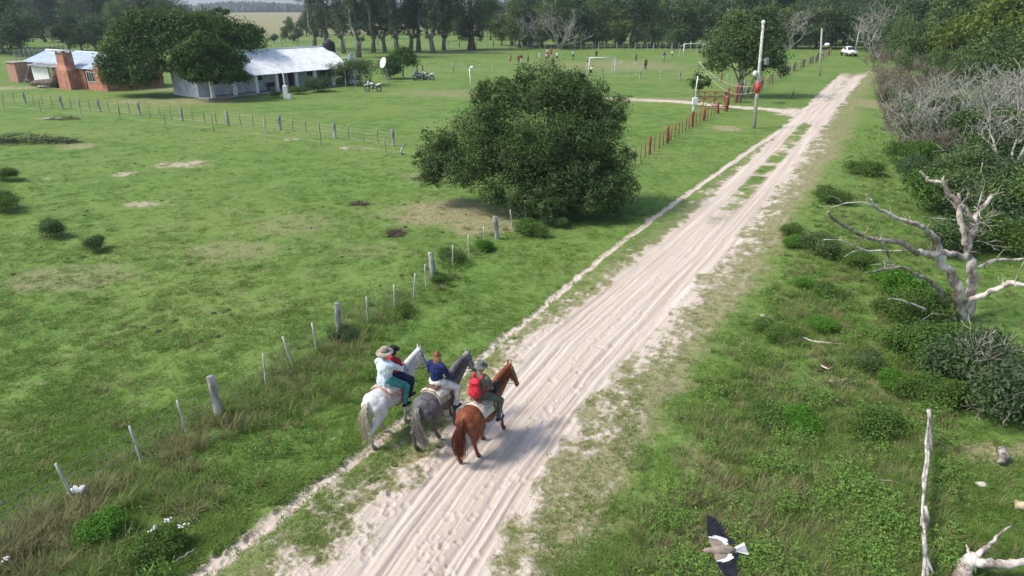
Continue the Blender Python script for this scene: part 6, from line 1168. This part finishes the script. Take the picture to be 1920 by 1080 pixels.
def riders():
    cw = coat('white', (.64, .63, .61), (.52, .51, .49), (.30, .28, .26), None, (.28, .72)); cg = coat('grey', (.135, .125, .13), (.065, .06, .065), (.10, .095, .095), (.185, .175, .175), (.30, .8), (.34, .33, .33)); cc = coat('chestnut', (.20, .060, .022), (.14, .038, .014), (.15, .045, .02), None, (.2, .5))
    hw = mat('hair_cream', (.62, .56, .44), .6, .4, 30, 0, (.35, .29, .19)); hg = mat('hair_grey', (.36, .33, .27), .6, .5, 30, 0, (.12, .11, .10)); hgm = mat('hair_dark_grey', (.14, .13, .13), .6, .4, 30, 0); hc = mat('hair_chestnut', (.15, .04, .018), .6, .4, 30, 0, (.06, .018, .01)); hcm = mat('hair_chestnut_mane', (.2, .06, .025), .6, .4, 30, 0)
    A = (-3.08, 14.78); B = (-1.83, 14.55); D = (-.75, 14.02); za, zb, zd = Z(*A), Z(*B), Z(*D)
    horse('white horse with cream tail walking on the left of the three', (*A, za), RIDE_ROT, [(.78, 0), (.42, 0), (-.22, .10), (-.92, 0)], cw, hw, mat('mane_white', (.62, .61, .58), .6, .3, 30, 0), .28, 0, 1, .02, ('blue', (.05, .08, .20)))
    horse('dappled grey horse with pale tail walking in the middle', (*B, zb), RIDE_ROT, [(.74, .05), (.50, 0), (-.86, 0), (-.28, .06)], cg, hg, hgm, .30, .05, 2, .22, ('black', (.03, .035, .05)))
    horse('chestnut horse walking on the right of the three', (*D, zd), RIDE_ROT, [(.26, 0), (.86, .04), (-.82, 0), (-.42, 0)], cc, hc, hcm, .30, .10, 3, -.02, ('tan', (.40, .30, .12)))
    cream = mat('sheepskin', (.66, .60, .50), .95, .2, 20, .5); tan_b = mat('blanket_tan', (.45, .38, .30), .95, .25, 10, .4); redb = mat('strap_red', (.42, .06, .05), .8, .2); lea = mat('strap_leather', (.14, .08, .05), .7, .2)
    saddle('pale sheepskin saddle with red straps on the white horse', (*A, za), RIDE_ROT, cream, mat('blanket_red_edge', (.40, .18, .15), .95, .3, 8, .4, (.55, .45, .38)), redb, 1); saddle('cream saddle pad with tan blanket on the grey horse', (*B, zb), RIDE_ROT, cream, tan_b, lea, 2); saddle('tan saddle blanket with pale edge on the chestnut horse', (*D, zd), RIDE_ROT, tan_b, cream, lea, 3)
    boot = mat('boot_black', (.025, .024, .028), .6, .2)
    o, f = person('man in pale blue shirt and felt hat riding the white horse', (*A, za), RIDE_ROT, ride(-.10, .07, dict(wr=((-.08, .50, 1.66), (.10, .52, 1.70)), el=((-.30, .16, 1.76), (.31, .18, 1.78)))), cloth('pale_blue', (.60, .70, .74)), cloth('teal', (.06, .27, .25)), boot, SKIN, HAIRD, .010, 1, 1, 'riders on horseback', True, True, .2, 1.28, .06)
    hat(o, f(0, -.005, .075), .22, .098, .13, mat('felt_tan', (.36, .31, .24), .95, .2, 8, .3), .10, -.02, mat('felt_band', (.14, .12, .10), .9))
    o, f = person('smaller rider in red and dark blue seated before the man on the white horse', (*A, za), RIDE_ROT, ride(.24, .05, dict(wr=((-.05, .62, 1.58), (.05, .62, 1.58))), .86), cloth('red', (.50, .035, .04)), cloth('navy', (.02, .03, .09)), boot, SKIN2, HAIRD, .010, 1, 1, 'riders on horseback', True, True, .1)
    hat(o, f(0, -.005, .07), .17, .096, .11, mat('felt_black', (.02, .02, .02), .9, .2, 8, .3), .05, .02)
    o, f = person('woman in dark blue jumper and white trousers riding the grey horse', (*B, zb), RIDE_ROT, ride(-.02, .06), cloth('royal_blue', (.014, .024, .105)), cloth('white', (.74, .72, .68)), mat('shoe_teal', (.02, .06, .07), .7, .2), SKIN, mat('hair_auburn', (.26, .11, .05), .5, .4, 25, .1), .010, 1, 1, 'riders on horseback', True, True, .25, 1.06)
    hb = mat('hair_blond', (.50, .30, .15), .5, .5, 40, 0, (.20, .09, .05)); strands(lambda r: (lambda a, w: [f(math.sin(a) * .075, -math.cos(a) * .08, .09), f(math.sin(a) * .098, -math.cos(a) * .105, .0), f(math.sin(a) * .10 + w, -math.cos(a) * .10, -.11), f(math.sin(a) * .085 + w, -math.cos(a) * .095 - .02, -.23 + r.uniform(-.05, .03))])(r.uniform(-1.7, 1.7), r.gauss(0, .01)), 170, 3, hb, 'hair', o, .011)
    MB().loft([((0, -.115 - .02, 1.63), .10, .005, 0), ((0, -.13, 1.55), .10, .05, 0)], 8)
    oliv = cloth('olive', (.135, .135, .10)); o, f = person('rider in olive jacket and grey hat on the chestnut horse', (*D, zd), RIDE_ROT, ride(-.02, .07, None, .98), oliv, cloth('olive_dark', (.115, .12, .095)), mat('shoe_dark', (.03, .03, .06), .7, .2), SKIN, mat('hair_grey_short', (.35, .33, .3), .7, .2), .010, 1, 1, 'riders on horseback', True, True, .35, 1.12, .05)
    hat(o, f(0, -.005, .065), .165, .1, .13, mat('felt_grey', (.14, .15, .14), .95, .2, 8, .3), .06, -.015)
    for s in (-1, 1): MB().tube([(s * .378, .25, .98), (s * .384, .225, .88)], [.066, .066], 10).build('sock', WHITE, o, True)
    # backpack
    rp = mat('pack_red', (.62, .03, .05), .7, .25, 7, .4); t = thing('backpack', 'red backpack worn by the rider on the chestnut horse', 'backpack', (*D, zd), RIDE_ROT)
    m = MB(); m.ell((0, -.25, 1.80), (.165, .10, .23)); m.ell((0, -.27, 1.72), (.17, .11, .17)); m.ell((0, -.22, 1.98), (.12, .08, .08)); m.blob('bag', rp, t, .016, 4); MB().ell((0, -.365, 1.72), (.11, .035, .10)).blob('pocket', rp, t, .014, 3); MB().ell((0, -.26, 1.98), (.145, .11, .055)).blob('flap', rp, t, .014, 3)
    for s in (-1, 1): MB().tube([(s * .10, -.18, 2.03), (s * .125, -.04, 2.10), (s * .13, .10, 2.0), (s * .16, .12, 1.8), (s * .17, -.06, 1.66), (s * .13, -.2, 1.64)], .024, 6, flat=.4).build('strap', rp, t, True)
    MB().tube([(-.03, -.2, 2.03), (-.03, -.2, 2.16), (.03, -.2, 2.16), (.03, -.2, 2.03)], .012, 5).build('carry_loop', rp, t, True)
    b = MB().box((.22, .34, 1.60), (.14, .2, .24)).build('shoulder_bag', mat('bag_black', (.02, .02, .022), .7, .2), None, bevel=.03); b.location = (*D, zd); b.rotation_euler = (0, 0, RIDE_ROT); tag(b, 'small black bag hanging at the chestnut rider\'s hip', 'bag')
riders()
# ------------------------------------------------------------------ football players
def players():
    c = lambda n, k: cloth('player_' + n, k); gp = 'football players on the pitch'; white = c('white', (.78, .78, .76)); black = c('black', (.025, .025, .03)); red = c('red', (.45, .04, .04)); dred = c('dark_red', (.28, .04, .05)); blue = c('blue', (.07, .09, .45)); lblue = c('light_blue', (.36, .55, .66)); mint = c('mint', (.55, .72, .66)); pink = c('pink', (.60, .28, .42)); purple = c('purple', (.22, .12, .28)); grey = c('grey', (.40, .42, .42)); yel = c('yellow', (.72, .62, .30)); dg = c('charcoal', (.07, .075, .07)); orange = c('orange', (.70, .16, .07)); lg = c('light_grey', (.50, .50, .52))
    L = [(957, 121, None, orange, 'bare-chested player in orange shorts at the far left', WALK, 0, .4), (972, 122, red, purple, 'player in red shirt and purple shorts beside one in black', STAND, 0, .4), (977.5, 120.5, black, lg, 'man in black shirt and grey trousers near the left end of the pitch', WALK, 1, 2.2), (990, 121.5, None, dred, 'bare-chested player just left of the huge evergreen top', STAND, 0, 1.0), (1012, 115, mint, white, 'player in pale mint shirt alone left of the crowded group', STAND, 0, .2), (1026, 108, white, dg, 'player in white shirt at the back of the crowded group', RUN, 0, 1.4), (1033, 107.5, red, dred, 'tall player all in red at the back of the crowded group', WALK, 0, 2.6), (1024, 118, pink, black, 'player in pink shirt at the front left of the crowded group', RUN, 0, -.8), (1028.5, 115, purple, dg, 'player in purple shirt in the middle of the crowded group', WALK, 0, 1.8), (1036.5, 128, dred, black, 'player in dark red and black nearest the huge evergreen top', STAND, 0, .3), (1044.5, 115.5, white, black, 'player in white shirt and black shorts right of the crowded group', WALK, 0, 3.0), (1074.5, 112.5, lblue, black, 'player in light blue shirt and black shorts in midfield', STAND, 0, 2.8), (1102, 123, grey, black, 'player in grey shirt by the left post of the near goal', WALK, 0, .2), (1107, 143, yel, black, 'crouching goalkeeper in yellow shirt at the near goal', BEND, 0, -1.0), (1118, 112, black, dg, 'player in black far behind the near goal', RUN, 0, 2.9), (1192, 119.5, black, black, 'player in black right of the ball', STAND, 0, 1.3), (1210, 131, dg, black, 'referee-like man in charcoal shirt and long black trousers', STAND, 1, 0.0), (1244.5, 115.5, blue, lg, 'player in blue shirt on the right side of the pitch', STAND, 0, .2), (1259, 111.5, lg, purple, 'walking player in grey and purple towards the far goal', RUN, 0, -1.2), (1319, 113, orange, red, 'player in orange and red beside the roadside tree', WALK, 0, .5), (1319, 97, white, lg, 'player in white far off beyond the orange one', STAND, 0, 0)]
    for i, (px, py, t, b, lab, J, lg_, rz) in enumerate(L): g = G(px, py); o, f = person(lab, (g.x, g.y, 0), rz, J, t, b, black if i % 3 else white, SKIN2 if i % 2 else SKIN, HAIRD, .03, .35, 1 if lg_ else .45, gp); o.scale = (1.08,) * 3
players()
# ------------------------------------------------------------------ bird in flight
def bird():
    p = PP(1352, 1032, G(1352, 1032, 3.6).y); o = thing('lapwing', 'lapwing-like bird with black and white wings flying low over the right verge', 'bird', p, R(98)); o.rotation_euler = (R(6), R(-24), R(98)); o.scale = (1.1, 1.3, 1.1); bk = mat('feather_black', (.020, .020, .028), .6, .3, 20, .2); wh = mat('feather_white', (.80, .80, .80), .8, .08, 20, .2); br = mat('feather_brown', (.34, .26, .20), .8, .25, 12, .3, (.24, .2, .16)); gr = mat('feather_grey', (.42, .42, .44), .8, .2, 14, .3)
    # local y forward
    MB().loft([((0, -.15, 0), .02, .018, 0), ((0, -.10, 0), .045, .04, 0), ((0, -.02, 0), .062, .055, 0), ((0, .06, .0), .055, .052, 0), ((0, .11, .01), .034, .036, 0), ((0, .14, .02), .033, .034, 0), ((0, .17, .025), .030, .030, 0), ((0, .195, .022), .012, .012, 0)], 12).build('body', br, o, True); MB().tube([(0, .19, .022), (0, .235, .015)], [.008, .002], 6).build('beak', mat('beak_red', (.4, .08, .06), .5), o)
    def fan(name, pts, z, m, par, th=.006):
        k = MB(); n = len(pts); k.add([(x, y, zz + th / 2) for x, y, zz in pts] + [(x, y, zz - th / 2) for x, y, zz in pts], [tuple(range(n)), tuple(range(2 * n - 1, n - 1, -1))] + [(i, n + i, n + (i + 1) % n, (i + 1) % n) for i in range(n)]); return k.build(name, m, par)
    for s in (-1, 1):
        w = bpy.data.objects.new('wing', None); link(w, o); e = lambda L: [(s * x, y, zz) for x, y, zz in L]
        fan('coverts', e([(.03, .085, .02), (.09, .11, .04), (.13, .105, .055), (.11, .02, .045), (.05, -.055, .02), (.03, -.04, .015)]), 0, br, w); fan('white_bar', e([(.112, .018, .052), (.132, .106, .062), (.165, .098, .07), (.145, .0, .06), (.11, -.085, .045), (.06, -.105, .02), (.048, -.06, .018), (.08, -.03, .032)]), 0, wh, w, .008)
        for k in range(9):
            q = k / 8; x0, y0, z0 = .145 + .01 * q, .100 - .10 * q, .070; x1, y1 = .405 - .15 * q * q - .02 * q, .045 - .155 * q; d = Vector((x1 - x0, y1 - y0, 0)).normalized(); nn = Vector((-d.y, d.x, 0)) * .022; fan('primary_feather', e([(x0 - nn.x, y0 - nn.y, z0 - .002 * k), (x1 - nn.x * .5 - d.x * .03, y1 - nn.y * .5 - d.y * .03, .10 - .003 * k), (x1, y1, .10 - .003 * k), (x1 + nn.x * .6 - d.x * .03, y1 + nn.y * .6 - d.y * .03, .10 - .003 * k), (x0 + nn.x, y0 + nn.y, z0 - .002 * k)]), 0, bk, w, .003)
        for k in range(6):
            q = k / 5; x0, y0 = .19 - .13 * q, -.01 - .085 * q; fan('secondary_feather', e([(x0 - .014, y0, .06 - .03 * q), (x0 - .006, y0 - .075, .058 - .03 * q), (x0 + .014, y0 - .075, .058 - .03 * q), (x0 + .02, y0 + .01, .06 - .03 * q)]), 0, bk, w, .003)
        w.rotation_euler = (0, s * R(4), 0)
    for k in range(7):
        a = (k - 3) * .09; fan('tail_feather', [(-.012 + math.sin(a) * .02, -.13, .004 + k * .0004), (math.sin(a) * .22 - .016, -.27, .004 + k * .0004), (math.sin(a) * .22 + .016, -.272, .004 + k * .0004), (.012 + math.sin(a) * .02, -.13, .004 + k * .0004)], 0, wh if k in (0, 6) else gr, o, .003)
bird()
# ------------------------------------------------------------------ air
def haze():
    m = bpy.data.materials.new('haze'); m.use_nodes = True; t = m.node_tree; t.nodes.clear(); out = t.nodes.new('ShaderNodeOutputMaterial'); v = t.nodes.new('ShaderNodeVolumePrincipled')
    v.inputs['Color'].default_value = (.80, .88, 1.0, 1); v.inputs['Density'].default_value = .00022; v.inputs['Anisotropy'].default_value = .2; t.links.new(v.outputs[0], out.inputs['Volume'])
    o = MB().box((0, 2080, 18), (10300, 4400, 40)).build('haze', m); o['kind'] = 'stuff'; tag(o, 'thin bluish air between the camera and the far woodland', 'haze')
haze()
